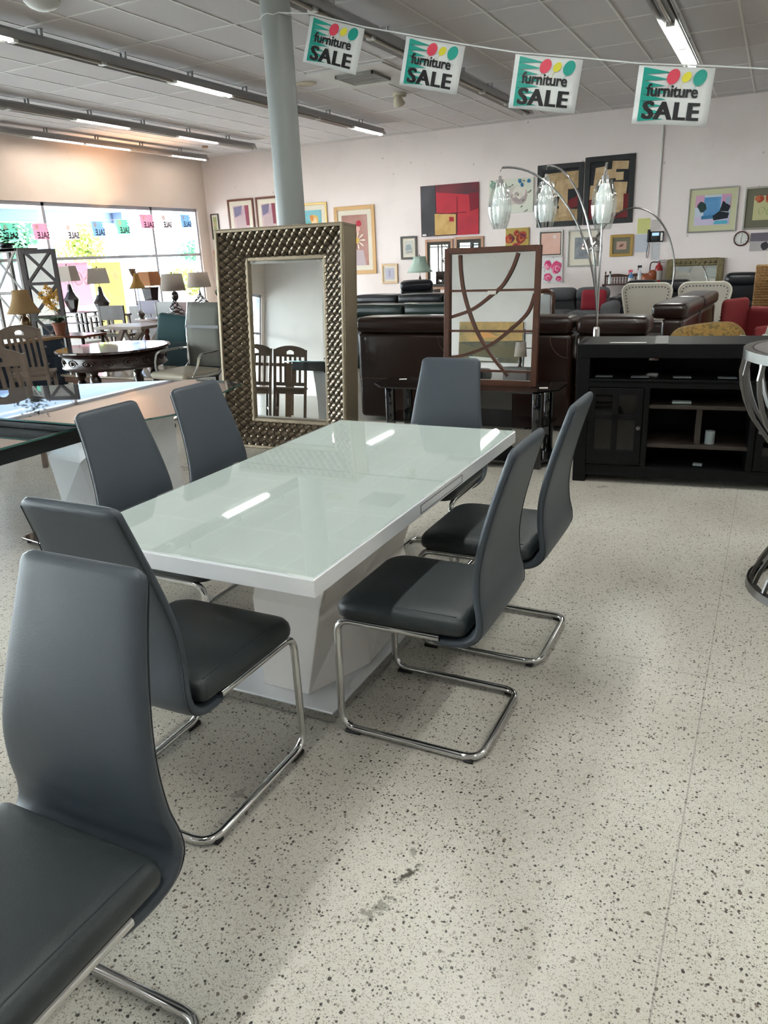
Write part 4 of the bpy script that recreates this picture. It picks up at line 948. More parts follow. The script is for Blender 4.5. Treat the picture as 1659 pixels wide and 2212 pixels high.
# ================================================================== SOFAS AND CHAIRS IN THE MIDDLE
M_brown = mat('brown_leather', '#25150f', .3, spec=.55, bump=.25, bscale=9, coat=.15); M_bseam = mat('brown_seam', '#5a3c30', .5)
M_blackl = mat('black_leather', '#1e1f24', .3, spec=.5, bump=.3, bscale=10); M_greenl = mat('green_leather', '#1d2b29', .35, spec=.5, bump=.5, bscale=7)
M_grey = mat('grey_fabric', '#55575a', .9, bump=.2, bscale=200)
def sofa(name, label, m, loc, rz, W, nb, h=.95, cat='sofa', depth=.95, group=None, recl=True):
    # local: back towards -y, front +y
    t = thing(name, label, cat, loc, rz, group)
    MB().rbox(-W/2, W/2, -depth/2+.06, depth/2, .0 if not recl else .06, .42, .05, 3).build('base', m, t, True)
    bw = W/nb if recl else (W-.4)/nb
    for k in range(nb):
        x0 = (-W/2 if recl else -W/2+.2)+k*bw; x1 = x0+bw
        b = MB(); b.rbox(x0+.008, x1-.008, -depth/2, -depth/2+.20, .04 if recl else .3, h-.14, .04, 3, seg=2); b.build('back_panel', m, t, True)
        b = MB(); b.rbox(x0+.005, x1-.005, -depth/2-.03, -depth/2+.30, h-(.14 if recl else .2), h, .05 if recl else .085, 4, puff=.012, seg=3); b.build('head_cushion', m, t, True)
        if recl:
            MB().tube([(x1-.03-.16*cos(a), -depth/2-.002, h-.17-.17*sin(a)) for a in [pi/2*i/8 for i in range(9)]], .003, 4).build('seam', M_bseam, t)
            MB().tube([(x0+.02, -depth/2-.001, .42), (x1-.02, -depth/2-.001, .42)], .003, 4).build('seam', M_bseam, t)
        b = MB(); b.rbox(max(x0, -W/2+.18)+.01, min(x1, W/2-.18)-.01, -depth/2+.2, depth/2+.03, .36, .52, .06, 3, puff=.02, seg=2); b.build('seat_cushion', m, t, True)
    for s in (-1, 1):
        b = MB(); b.rbox(s*W/2-(.2 if s > 0 else 0), s*W/2+(.2 if s < 0 else 0), -depth/2+.15, depth/2, .08, .66, .08, 4); b.build('armrest', m, t, True)
    return t
# brown reclining sectional, seen from behind
sofa('leather_sectional', 'dark brown leather reclining sectional seen from behind, left section', M_brown, (-2.50, 7.02, 0), 0, 2.06, 2, .985, group='brown leather sectional pieces')
sofa('leather_sectional', 'dark brown leather reclining sectional seen from behind, middle section by the arc lamp', M_brown, (-1.16, 7.05, 0), 0, .60, 1, .98, group='brown leather sectional pieces')
sofa('leather_sectional', 'dark brown leather sectional piece angled away to the right behind the console', M_brown, (-1.13, 8.9, 0), R(86), 2.1, 2, .99, group='brown leather sectional pieces')
sofa('leather_sofa', 'dark green leather sofa behind the brown sectional', M_greenl, (-4.35, 9.9, 0), 0, 2.3, 2, .90, group=None)
sofa('leather_sofa', 'black leather sofa with a flat back behind the green sofa', M_blackl, (-4.9, 11.7, 0), 0, 2.3, 3, .93)
for i, (x, y, z, a) in enumerate(((-4.9, 9.75, .82, .3), (-4.3, 9.75, .84, -.2))):
    o = MB(); o.rbox(-.26, .26, -.08, .08, 0, .3, .07, 4, seg=2); o = o.build('throw_cushion', M_greenl, None, True, loc=(x, y+.1, .60)); o.rotation_euler = (R(-12), 0, 0); tag(o, ('dark green leather cushion at the left end of the green sofa', 'wide dark green leather cushion in the middle of the green sofa')[i], 'cushion')
o = MB().prism([(-.1, -.02), (.1, -.03), (.1, .02), (-.1, .03)], 0, .003).build('price_tag', M_paper, loc=(-4.25, 9.45, .915)); tag(o, 'white price slip lying on the dark green leather sofa', 'tag')
t = sofa('recliner', 'black leather recliner with a puffy headrest before the back wall', M_blackl, (-6.15, 13.9, 0), R(200), 1.05, 1, 1.03, 'armchair', recl=False)
sofa('recliner', 'black leather recliner right of the puffy one, partly behind the lattice mirror', M_blackl, (-4.62, 14.5, 0), R(180), .95, 1, 1.0, 'armchair', recl=False)
sofa('fabric_sofa', 'grey fabric sofa facing away, right of the lattice mirror', M_grey, (-3.0, 13.2, 0), R(180), 1.5, 2, .86, recl=False)
o = MB().rbox(-.2, .2, -.07, .07, 0, .36, .06, 4, seg=2).build('throw_cushion', mat('red_fabric', '#7c1423', .8), None, True, loc=(-2.62, 13.05, .5)); o.rotation_euler = (R(-15), 0, 0); tag(o, 'dark red cushion on the grey fabric sofa', 'cushion')
sofa('leather_sofa', 'black leather sofa between the grey sofa and the white nailhead chairs', M_blackl, (-1.85, 14.5, 0), R(180), 1.5, 2, .90, recl=False)
sofa('leather_sofa', 'black leather sofa before the ornate gilt mirror', M_blackl, (-.25, 14.7, 0), R(176), 1.5, 2, .98, recl=False)
t = thing('wood_frame_panel', 'dark bentwood frame panel standing just right of the lattice mirror', 'headboard', (-2.55, 9.9, 0), 0)
MB().tube(fillet([(-.28, 0, 0), (-.28, 0, 1.0), (.0, 0, 1.02), (.06, 0, .98), (.06, 0, 0)], .06), .03, 8).build('bent_frame', M_walnut, t, True)
MB().box(-.25, .03, -.01, .01, .3, .97).build('panel', mat('pale_panel', '#a9adab', .6), t)
# white nailhead dining chairs
M_cream = mat('cream_fabric', '#b5aea2', .8, bump=.1, bscale=300); M_creamp = mat('cream_piping', '#cdc6b8', .6); M_nail = mat('bronze_nail', '#3b332c', .35, .6)
def nail_chair(label, loc, rz):
    t = thing('nailhead_chair', label, 'chair', loc, rz, 'cream nailhead dining chairs')
    w0, w1 = .24, .33; h0, h1 = .45, 1.02
    def outline(dx=0, n=5):
        p = [(-w0+dx, h0), (-w1+dx, h1-.08), (-w1+.07+dx, h1-dx), (w1-.07-dx, h1-dx), (w1-dx, h1-.08), (w0-dx, h0)]
        return [(v.x, v.z) for v in fillet([(a, 0, b) for a, b in p], .05, 4)]
    mb = MB(); mb.T = Matrix.Translation((0, -.24, 0)) @ Matrix.Rotation(R(90), 4, 'X'); mb.prism(outline(), -.035, .035); mb.build('backrest', M_cream, t, bevel=.012)
    MB().tube([(a, -.275, b) for a, b in outline()], .012, 6).build('edge_piping', M_creamp, t, True)
    pts = [Vector((a, -.282, b)) for a, b in outline(.045)]; mb = MB()
    L = [0]
    for i in range(1, len(pts)): L.append(L[-1]+(pts[i]-pts[i-1]).length)
    n = int(L[-1]/.042)
    for k in range(n+1):
        d = L[-1]*k/n; i = max(j for j in range(len(L)) if L[j] <= d+1e-9); i = min(i, len(pts)-2); u = (d-L[i])/max(1e-6, L[i+1]-L[i]); p = pts[i].lerp(pts[i+1], u); mb.ball(p, .0085, 6, 4)
    tag(mb.build('nailhead_trim', M_nail, t, True), kind='stuff')
    MB().rbox(-.27, .27, -.24, .28, .36, .50, .05, 3, puff=.015, seg=2).build('seat', M_cream, t, True)
    for x, y in ((-.22, -.2), (.22, -.2), (-.22, .22), (.22, .22)): MB().bar((x, y, .37), (x*1.05, y*1.08, 0), .045, .045, (0, 1, 0)).build('leg', M_darkwood, t)
nail_chair('cream chair with a nailhead edged back, nearer the arc lamp', (-1.53, 11.45, 0), R(0))
nail_chair('cream chair with a nailhead edged back, behind the angled brown sectional', (-.79, 11.45, 0), R(-3))
# wicker chair, red armchair
M_wick = blotch('wicker', ['#6b4a2a', '#8d6a3f', '#a8844f'], 55, .7, 'noise')
t = thing('wicker_chair', 'tall woven tan wicker chair at the right edge', 'chair', (.04, 12.1, 0), R(5))
mb = MB(); mb.rbox(-.3, .3, -.26, -.20, .42, 1.2, .02, 2, seg=3)
for k in range(22): mb.tube([(-.3, -.265, .44+k*.035), (.3, -.265, .44+k*.035)], .009, 5)
mb.build('backrest', M_wick, t, True); MB().rbox(-.3, .3, -.2, .3, .34, .46, .03, 2).build('seat', M_wick, t, True)
for x, y in ((-.26, -.22), (.26, -.22), (-.26, .26), (.26, .26)): MB().box(x-.025, x+.025, y-.025, y+.025, 0, .36).build('leg', M_darkwood, t)
M_redf = mat('red_upholstery', '#8c3034', .75, bump=.1, bscale=150)
t = thing('red_armchair', 'small red upholstered armchair behind the cushion pile', 'armchair', (-.19, 9.75, 0), R(150)); t.scale = (.62, .8, 1)
MB().rbox(-.32, .32, -.3, .3, .2, .45, .06, 3).build('seat', M_redf, t, True); MB().rbox(-.30, .30, -.38, -.22, .25, .80, .08, 4, seg=2).build('backrest', M_redf, t, True)
for s in (-1, 1): MB().rbox(s*.33-.07, s*.33+.07, -.3, .3, .2, .9 if s > 0 else .62, .07, 4, seg=2).build('armrest', M_redf, t, True)
for x, y in ((-.26, -.25), (.26, -.25), (-.26, .25), (.26, .25)): MB().lathe([(.015, 0), (.025, .21)], 10, (x, y, 0)).build('leg', M_darkwood, t, True)
# upholstered bench behind the console with cushion and blanket
o = MB().rbox(-.62, .62, -.3, .3, 0, .65, .04, 3).build('upholstered_ottoman', M_grey, None, True, loc=(-.1, 6.35, 0)); tag(o, 'grey fabric ottoman hidden behind the black console carrying the cushion and blanket', 'ottoman')
M_tap = blotch('tapestry', ['#33291a', '#7a5a28', '#8f6f35', '#544828', '#806328'], 26, .85, 'noise', 6)
mb = MB(); mb.rbox(-.27, .27, -.16, .16, 0, .24, .11, 5, puff=.03, seg=3); o = mb.build('tapestry_cushion', M_tap, None, True, loc=(-.40, 6.3, .69)); o.rotation_euler = (0, R(-6), R(8)); tag(o, 'golden brown patterned cushion lying behind the black console', 'cushion')
o = MB().box(-.02, .02, -.002, 0, -.02, .02).build('price_tag', M_paper, loc=(-.16, 6.125, .87)); tag(o, 'small white tag pinned to the golden brown cushion', 'tag')
def cloth(name, W, D, Hh, m, label, loc, seed):
    rnd = random.Random(seed); ph = [rnd.uniform(0, 6) for _ in range(6)]; g = []
    for i in range(17):
        row = []
        for j in range(21):
            u, v = j/20*2-1, i/16*2-1; e = (1-abs(u)**3)*(1-abs(v)**3)
            row.append((u*W/2, v*D/2, Hh*e*(.7+.18*sin(5*u+ph[0]+2*v)+.14*sin(9*v+ph[1])+.1*sin(13*u-6*v+ph[2]))+.004))
        g.append(row)
    o = MB().sheet(g).build(name, m, None, True, loc=loc, solid=.012); return tag(o, label, 'blanket')
cloth('folded_blanket', .34, .4, .36, mat('white_blanket', '#c6c6c0', .9, bump=.2, bscale=40), 'crumpled pale blanket right of the golden cushion', (.07, 6.36, .655), 3)
cloth('folded_blanket', .30, .3, .34, mat('blue_cloth', '#3f8fb0', .9), 'small folded blue and white cloth at the right of the blanket', (.40, 6.3, .655), 5)

# mint lamp on a small table near the back wall
def shade_mb(r0, r1, h, z, n=24, sq=1, ph=0): return MB().lathe([(r1, z), ((r0+r1)/2*.96, z+h*.5), (r0, z+h)], n, cap=False, ph=ph)
def bell(r0, r1, h, z, n=8):
    return MB().lathe([(r1+(r0-r1)*(1-(1-u)**1.9), z+h*u) for u in [k/6 for k in range(7)]], n, cap=False, ph=pi/n)
M_brass = mat('aged_brass', '#5c4a33', .4, .6)
def lamp(name, label, loc, body, zb, shade, m_shade, m_body, sm=True, finial=True, group=None, smooth_shade=True):
    t = thing(name, label, 'table lamp', loc, 0, group)
    body.build('base', m_body, t, sm)
    sh = shade.build('lamp_shade', m_shade, t, smooth_shade, solid=.003); zs = max(v.co.z for v in sh.data.vertices)
    b = max(v.co.z for v in t.children[0].data.vertices) if t.children else zb
    MB().tube([(0, 0, zb-.01), (0, 0, zs)], .005, 6).build('stem', M_brass, t)
    if finial: MB().ball((0, 0, zs+.014), .012, 8, 6, 1.4).build('finial', M_brass, t, True)
    return t
def shade_mat(name, c):
    m = mat(name, c, .8); b = m.node_tree.nodes['Principled BSDF']; nt = m.node_tree
    tr = nt.nodes.new('ShaderNodeBsdfTranslucent'); tr.inputs[0].default_value = (*lin(c), 1); mx = nt.nodes.new('ShaderNodeMixShader'); mx.inputs[0].default_value = .45
    nt.links.new(b.outputs[0], mx.inputs[1]); nt.links.new(tr.outputs[0], mx.inputs[2]); nt.links.new(mx.outputs[0], nt.nodes['Material Output'].inputs[0]); return m
S_mint = shade_mat('mint_shade', '#c8dbd1'); S_linen = shade_mat('linen_shade', '#c9beb4'); S_tan = shade_mat('tan_shade', '#b39569'); S_org = shade_mat('orange_shade', '#c48e62'); S_yel = shade_mat('yellow_shade', '#c79e58')
o = MB().rbox(-.3, .3, -.3, .3, 0, .78, .01, 1).build('side_cabinet', M_walnut, None, loc=(-6.75, 15.6, 0)); tag(o, 'walnut side cabinet under the mint green lamp', 'cabinet')
lamp('table_lamp', 'table lamp with a mint green bell shade before the back wall', (-6.75, 15.5, .78), MB().lathe([(.001, 0), (.07, 0), (.05, .03), (.02, .06), (.03, .10), (.05, .16), (.03, .22), (.014, .28), (.001, .3)], 16), .28, bell(.13, .28, .32, .36), S_mint, M_walnut)
# second arc lamp with chrome dome
t = thing('dome_arc_lamp', 'tall chrome arc lamp with a round chrome dome shade by the back wall', 'floor lamp', (-1.42, 12.9, 0))
MB().lathe([(.16, 0), (.16, .04), (.02, .05), (.001, .05)], 24).build('base', M_chrome, t, True)
p = [Vector((0, 0, .04)), Vector((0.02, 0, .9))]+[Vector((-.62+.66*cos(a), 0, 1.0+1.05*sin(a))) for a in [R(5+i*6) for i in range(23)]]
MB().tube(p, .013, 8).build('arc_pole', M_steel, t, True)
e = p[-1]; MB().tube([e, e+Vector((-.06, 0, -.06))], .02, 8).build('joint', M_steel, t, True)
d = MB(); d.T = Matrix.Translation(e+Vector((-.12, 0, -.2))) @ Matrix.Rotation(R(12), 4, 'Y'); d.lathe([(.17, -.06), (.168, -.01), (.15, .05), (.10, .11), (.03, .14), (.001, .143)], 28, cap=False); d.build('dome_shade', M_chrome, t, True)

# ================================================================== LEFT SIDE: WINDOW BANNERS, LAMPS AND TABLES
# flags strung inside the windows, printed to be read from outside
FCOL = {'green': '#a2dfcd', 'pink': '#f3c0d1', 'white': '#efe8e7', 'blue': '#b0d0ee'}
def tr_mat(name, c, f=.55):
    if name in MATS: return MATS[name]
    m = mat(name, c, .6); nt = m.node_tree; b = nt.nodes['Principled BSDF']; tr = nt.nodes.new('ShaderNodeBsdfTranslucent'); tr.inputs[0].default_value = (*lin(c), 1)
    mx = nt.nodes.new('ShaderNodeMixShader'); mx.inputs[0].default_value = f; nt.links.new(b.outputs[0], mx.inputs[1]); nt.links.new(tr.outputs[0], mx.inputs[2]); nt.links.new(mx.outputs[0], nt.nodes['Material Output'].inputs[0]); return m
M_wink = mat('window_ink', '#3a2430', .8)
WF = [(10.49, 10.86, 2.38, 'green', 'green'), (11.2, 11.6, 2.39, 'pink', 'pink'), (11.98, 12.36, 2.39, 'white', 'pale'), (12.72, 13.1, 2.45, 'blue', 'blue'), (13.44, 13.84, 2.5, 'green', 'green'), (14.19, 14.66, 2.62, 'pink', 'pink'), (14.88, 15.26, 2.63, 'white', 'pale'), (15.58, 15.99, 2.65, 'blue', 'blue')]
used = {}
tag(MB().tube([(-13.06, 9.6, 2.36)]+[(-13.06, (a+b)/2, z+.004) for a, b, z, _, _ in WF]+[(-13.1, 16.4, 2.74)], .004, 4).build('banner_string', M_paper), 'thin string of small sale banners across the front windows', 'string')
place = ['at the far left edge', 'second from the left edge', 'third from the left edge', 'fourth from the left edge, over the yellow poster', 'fifth from the left edge', 'over the right mullion', 'seventh from the left', 'nearest the window corner']
for i, (ya, yb, z, c, nm) in enumerate(WF):
    t = thing('window_banner', 'small %s sale banner in the window, %s' % (nm, place[i]), 'banner', (-13.06, ya, z-.005), 0, 'sale banners strung in the windows')
    W = yb-ya; Hh = .29; m = tr_mat('banner_'+c, FCOL[c])
    mb = MB(); mb.add([(0, 0, 0), (0, W*.75, 0), (0, W, -.02), (0, W*.8, -.04), (0, W*1.0, -.07), (0, W*.8, -.1), (0, W*.97, -.13), (0, W*.95, -Hh), (0, W*.05, -Hh-.008)], [tuple(range(9))]); mb.build('sheet', m, t, solid=.001)
    MB().add([(.003, W*.27+.045*cos(a*pi/8), -.07+.05*sin(a*pi/8)) for a in range(16)], [tuple(range(16))]).build('balloon', tr_mat('banner_balloon', '#e3cfc8'), t, solid=-1)
    text('SALE', .17, M_wink, t, (.004, W*.97, -Hh+.015), rot=(pi/2, 0, -pi/2), bold=.02, sx=.78*W/.38, space=1.0)
# posters in the lower panes
def poster(name, label, ya, yb, z0, z1, m):
    t = thing(name, label, 'poster', (-13.290, ya, z0)); MB().box(-.001, .001, 0, yb-ya, 0, z1-z0).build('sheet', m, t); return t
t = poster('window_poster', 'pink sofa poster facing outwards in the lower window pane', 11.74, 12.66, .75, 1.64, tr_mat('poster_pink', '#edc5d2', .5))
text('SOFA', .42, tr_mat('poster_letter', '#fbf3f6', .5), t, (.004, .9, .42), rot=(pi/2, 0, -pi/2), bold=.0, sx=.82, space=1.0)
mb = MB()
for k in range(20): mb.box(.001, .003, .03+k*.044, .05+k*.044, .845, .865)
tag(mb.build('dotted_border', MATS['poster_letter'], t), kind='stuff')
t = poster('window_poster', 'yellow poster with white stars in the lower window pane', 12.77, 13.62, .25, 1.62, tr_mat('poster_yellow', '#eadfa6', .5))
def star(cy, cz, r): return MB().add([(.003, cy+(r if k % 2 == 0 else r*.42)*sin(k*pi/5), cz+(r if k % 2 == 0 else r*.42)*cos(k*pi/5)) for k in range(10)], [tuple(range(10))])
for c in ((.66, 1.08, .15), (.42, 1.16, .08), (.18, .3, .2)): star(*c).build('star', MATS['poster_letter'], t, solid=-1)
mb = MB(); rnd = random.Random(6)
for k in range(7):
    y = .15+k*.09; mb.add([(.0025, y, .5+rnd.uniform(0, .1)), (.0025, y+.05, .5+rnd.uniform(0, .1)), (.0025, y+.03, .8-.03*k), (.0025, y-.01, .84-.03*k)], [(0, 1, 2, 3)])
mb.build('pale_stroke', MATS['poster_letter'], t, solid=-1)
t = poster('window_poster', 'plain red poster in the front window near the front wall, seen in the woven mirror', -7.0+.2, -6.1, .8, 1.75, tr_mat('poster_red', '#b04a50', .5))
f2 = dup(fl, (-13.0, -5.9, 2.6), -pi/2+.0, 'furniture sale flag by the front wall window, seen only in the woven mirror'); f2.rotation_euler = (0, 0, -pi/2+pi); f2.location = (-12.9, -6.75, 2.62)

# slat back wooden chairs
M_slat = mat('taupe_wood', '#6b5d53', .38, var=.12, vscale=12)
def slat_chair(label, loc, rz, sc=1):
    t = thing('slat_back_chair', label, 'chair', loc, rz, 'taupe slat back wooden chairs'); t.scale = (sc,)*3
    def bz(z): return -.20-.10*max(0, (z-.45)/.6)**1.3-.02*sin(pi*max(0, (z-.45)/.6))
    for s in (-1, 1):
        MB().loft([[(s*(.215)+dx*.02, bz(z)+dy*.025 if z > .45 else -.20-(.45-z)*.10+dy*.025, z) for dx, dy in ((-1, -1), (1, -1), (1, 1), (-1, 1))] for z in (0, .2, .45, .6, .75, .9, 1.0)]).build('back_post', M_slat, t, bevel=.004)
    o = []
    for i in range(13): u = -1+2*i/12; o.append((u*.2, .11+.045*(1-u*u)))
    out = [(.2, 0), (.2, .11)]+o[::-1][1:-1]+[(-.2, .11), (-.2, 0), (0, 0), (0, .045)]
    hole = [(.06*cos(a), .045+.055*sin(a)) for a in [R(-0+k*18) for k in range(11)]]
    out = out+[(0, .045)]+[(p[0], p[1]) for p in reversed(hole)]
    # crest with a half-moon cut-out, built as two halves plus the bridge above and below the hole
    mb = MB(); mb.T = Matrix.Translation((0, bz(.96)+.012, .90)) @ Matrix.Rotation(R(8), 4, 'X') @ Matrix.Rotation(R(90), 4, 'X')
    N_ = 16
    for i in range(N_):
        u0, u1 = -.2+.4*i/N_, -.2+.4*(i+1)/N_
        tp = lambda u: .11+.045*(1-(u/.2)**2)
        hb = lambda u: math.sqrt(max(0, 1-(u/.062)**2))*.06
        if max(abs(u0), abs(u1)) < .064 or hb((u0+u1)/2) > 0:
            mb.prism([(u0, 0), (u1, 0), (u1, .035), (u0, .035)], 0, .022); mb.prism([(u0, .035+hb(u0)), (u1, .035+hb(u1)), (u1, tp(u1)), (u0, tp(u0))], 0, .022)
        else: mb.prism([(u0, 0), (u1, 0), (u1, tp(u1)), (u0, tp(u0))], 0, .022)
    mb.build('crest_rail', M_slat, t)
    for k in range(5):
        x = -.135+k*.0675
        MB().loft([[(x+dx*.017, bz(z)+.02*sin(pi*(z-.5)/.42)+dy*.008, z) for dx, dy in ((-1, -1), (1, -1), (1, 1), (-1, 1))] for z in (.53, .62, .71, .8, .91)]).build('slat', M_slat, t)
    MB().bar((-.2, -.205, .52), (.2, -.205, .52), .02, .05).build('lower_rail', M_slat, t)
    MB().rbox(-.235, .235, -.22, .23, .435, .47, .012, 2).build('seat', M_slat, t, True); MB().box(-.2, .2, -.2, .2, .38, .435).build('apron', M_slat, t)
    for s in (-1, 1):
        MB().bar((s*.2, .19, .435), (s*.205, .2, 0), .042, .042, (0, 1, 0)).build('front_leg', M_slat, t); MB().bar((s*.205, -.2, .17), (s*.205, .19, .17), .018, .03).build('stretcher', M_slat, t)
    return t
W1 = slat_chair('taupe slat back wooden chair with a half moon cut, before the navy dresser', (-7.51, 6.10, 0), R(37), .93)
w2 = dup(W1, (-5.51, 4.29, 0), R(30), 'taupe slat back wooden chair cut by the left edge, nearer the glass table')
dup(W1, (-5.70, 2.15, 0), R(150), 'taupe slat back chair reflected at the right in the woven mirror')
dup(W1, (-6.02, 2.55, 0), R(142), 'taupe slat back chair reflected at the left in the woven mirror')
t = thing('wooden_dining_table', 'brown wooden dining table seen only in the woven mirror', 'table', (-6.75, 1.75, 0), R(150))
MB().box(-.75, .75, -.45, .45, .72, .76).build('tabletop', M_brownwood, t, bevel=.005)
for x in (-.65, .65):
    for y in (-.36, .36): MB().box(x-.04, x+.04, y-.04, y+.04, 0, .72).build('leg', M_brownwood, t)

# glass table at the left
M_mglass = mat('smoked_mirror_glass', '#a5abb0', .02, .85); M_edge = mat('glass_edge_green', '#2f5f57', .1, spec=.7); M_apron = mat('table_apron', '#151a1e', .35)
t = thing('glass_dining_table', 'reflective glass extending table on a white pedestal at the left', 'table', (-3.9, 3.55, 0))
def loc2(p): return [(a+3.9, b-3.55) for a, b in p]
UP = [(-4.95, 2.84), (-3.13, 2.85), (-2.98, 3.02), (-2.89, 3.22), (-3.16, 4.2), (-3.3, 4.26), (-3.62, 4.27), (-4.7, 3.74), (-4.98, 3.4)]
LO = [(-4.6, 1.95), (-3.42, 1.95), (-3.42, 3.0), (-4.6, 3.0)]
MB().prism(loc2(UP), .75, .757).build('edge_glass', M_edge, t); MB().prism(loc2(UP), .757, .76).build('top_glass', M_mglass, t)
MB().prism(loc2(LO), .688, .697).build('leaf_edge', M_edge, t); MB().prism(loc2(LO), .697, .70).build('leaf_glass', M_mglass, t)
MB().box(-.62, .44, -1.5, -.5, .60, .687).box(-.62, .6, -.5, .4, .66, .75).build('apron', M_apron, t, bevel=.004)
A0 = [(-.32, -.08, 0), (0, -.08, 0), (.42, -.06, 0), (.42, .3, 0), (0, .32, 0), (-.32, .3, 0)]
A1 = [(-.36, -.1, .35), (.0, -.16, .35), (.38, -.1, .35), (.42, .3, .35), (0, .3, .35), (-.36, .3, .35)]
A2 = [(-.42, -.1, .66), (-.05, -.08, .66), (.42, -.12, .66), (.42, .3, .66), (0, .32, .66), (-.42, .3, .66)]
MB().loft([A0, A1, A2]).build('pedestal', M_glossw, t)
M_plate = mat('dark_gloss_plate', '#2c2320', .06, spec=.8, coat=.6)
t = thing('floor_plate', 'dark glossy square base plate on the floor beside the glass table', 'base plate', (-3.5, 3.05, 0), R(0))
MB().prism([(-.38, -.2), (.12, -.28), (.30, .1), (-.40, .12)], .02, .035).build('plate', M_plate, t, bevel=.004)
for p in ((-.34, -.18), (.1, -.24), (.25, .08), (-.36, .09)): MB().lathe([(.015, 0), (.015, .02)], 8, (p[0], p[1], 0)).build('foot', M_black, t)

# carved round table
K_ = .80
t = thing('carved_round_table', 'dark carved wooden round table with fluted legs at the left', 'table', (-6.03, 5.92, 0), R(-30))
def oval(r, n=40): return [(r*cos(2*pi*k/n)*(1+.03*cos(8*pi*k/n)), r*sin(2*pi*k/n)*(1+.03*cos(8*pi*k/n))) for k in range(n)]
M_ctop = mat('polished_dark_top', '#3a2723', .08, spec=.7, coat=.7, var=.3, vscale=6)
mb = MB(); mb.prism(oval(.70*K_), .735, .76); mb.build('tabletop', M_ctop, t, bevel=.006)
MB().lathe([(a*K_, b) for a, b in ((.64, .735), (.66, .715), (.625, .70), (.625, .60), (.64, .585), (.62, .575))], 48, cap=False).build('apron', M_darkwood, t, True, solid=.02)
mb = MB()
for k in range(16):
    a = 2*pi*k/16; c = Vector((.635*K_*cos(a), .635*K_*sin(a), .645)); tt = Vector((-sin(a), cos(a), 0))
    mb.tube([c+tt*(.075-.06*q/16)*cos(q*.7)+Vector((0, 0, (.04-.03*q/16)*sin(q*.7))) for q in range(17)], .006, 5); mb.ball(c, .018, 8, 5)
mb.build('carved_scroll', M_darkwood, t, True)
for k in range(4):
    a = pi/4+k*pi/2; x, y = .53*K_*cos(a), .53*K_*sin(a)
    MB().rbox(x-.05, x+.05, y-.05, y+.05, .56, .72, .01, 2).lathe([(.03, 0), (.038, .04), (.03, .07), (.036, .1), (.05, .38), (.03, .42), (.055, .46), (.05, .5), (.03, .53), (.05, .57)], 14, (x, y, 0)).build('leg', M_darkwood, t, 30)
# coffee table, office chair, armchair
t = thing('coffee_table', 'low cream topped coffee table with a brown moulded base', 'coffee table', (-6.95, 7.08, 0), R(0))
MB().box(-.75, .75, -.45, .45, .29, .315).build('tabletop', mat('cream_gloss', '#b0a292', .12, coat=.5), t, bevel=.006); MB().box(-.69, .69, -.39, .39, .02, .10).box(-.72, .72, -.42, .42, .22, .29).box(-.66, .66, -.36, .36, .10, .22).build('moulded_base', mat('base_brown', '#6f4a35', .4), t, bevel=.01)
M_mesh = mat('grey_mesh_fabric', '#6b6b64', .8, bump=.3, bscale=400); M_seatp = mat('cream_leather', '#a59d8c', .5)
t = thing('office_chair', 'high backed grey office chair with chrome arms and cream seat', 'office chair', (-5.15, 5.98, 0), R(172))
for s in (-1, 1):
    MB().tube([(s*.25, .22, .50), (s*.25, 0, .49), (s*.25, -.18, .50), (s*.25, -.25, .56), (s*.245, -.265, .75), (s*.245, -.28, .95), (s*.24, -.33, 1.16)], .013, 8).build('side_rail', M_chrome, t, True)
    MB().tube(fillet([(s*.26, .17, .50), (s*.31, .14, .60), (s*.31, .10, .71), (s*.30, -.2, .72), (s*.255, -.26, .72)], .05, 5), .012, 8).build('armrest', M_chrome, t, True)
g = []
for i in range(11):
    z = .54+.62*i/10; y = -.262-.02*(i/10)-.05*max(0, (i-6)/4)**2
    g.append([(-.235+.47*j/6, y+.012*(1-(j/3-1)**2), z) for j in range(7)])
MB().sheet(g).build('backrest', M_mesh, t, True, solid=.012)
MB().bar((-.24, -.262, .93), (.24, -.262, .93), .03, .03).build('back_strap', M_black, t)
MB().rbox(-.25, .25, -.22, .27, .47, .54, .035, 4, puff=.012, seg=3).build('seat', M_seatp, t, True)
MB().lathe([(.025, .09), (.025, .3), (.04, .3), (.04, .44), (.09, .47), (.001, .47)], 14).build('gas_post', M_chrome, t, True)
for k in range(5):
    a = 2*pi*k/5+.42; e = (.30*cos(a), .30*sin(a)); MB().bar((0, 0, .12), (e[0], e[1], .085), .045, .03).build('base_arm', M_chrome, t, bevel=.006)
    c = MB(); c.T = Matrix.Translation((e[0], e[1], .03)) @ Matrix.Rotation(a+.6, 4, 'Z') @ Matrix.Rotation(R(90), 4, 'Y'); c.lathe([(.001, -.025), (.03, -.02), (.03, .02), (.001, .025)], 14); c.build('caster', M_black, t, True)
M_teald = mat('teal_fabric', '#22343a', .8); M_velv = mat('teal_velvet', '#1f4347', .7, bump=.2, bscale=30)
t = thing('teal_armchair', 'dark teal armchair behind the office chair', 'armchair', (-6.85, 8.15, 0), R(120))
MB().rbox(-.36, .36, -.35, .35, .12, .44, .06, 3).build('seat', M_teald, t, True); MB().rbox(-.36, .36, -.42, -.25, .2, .78, .07, 3).build('backrest', M_teald, t, True)
for s in (-1, 1): MB().rbox(s*.36-.08, s*.36+.08, -.36, .36, .12, .58, .06, 3).build('armrest', M_teald, t, True)
for x, y in ((-.3, -.3), (.3, -.3), (-.3, .3), (.3, .3)): MB().lathe([(.015, 0), (.025, .13)], 8, (x, y, 0)).build('leg', M_darkwood, t)
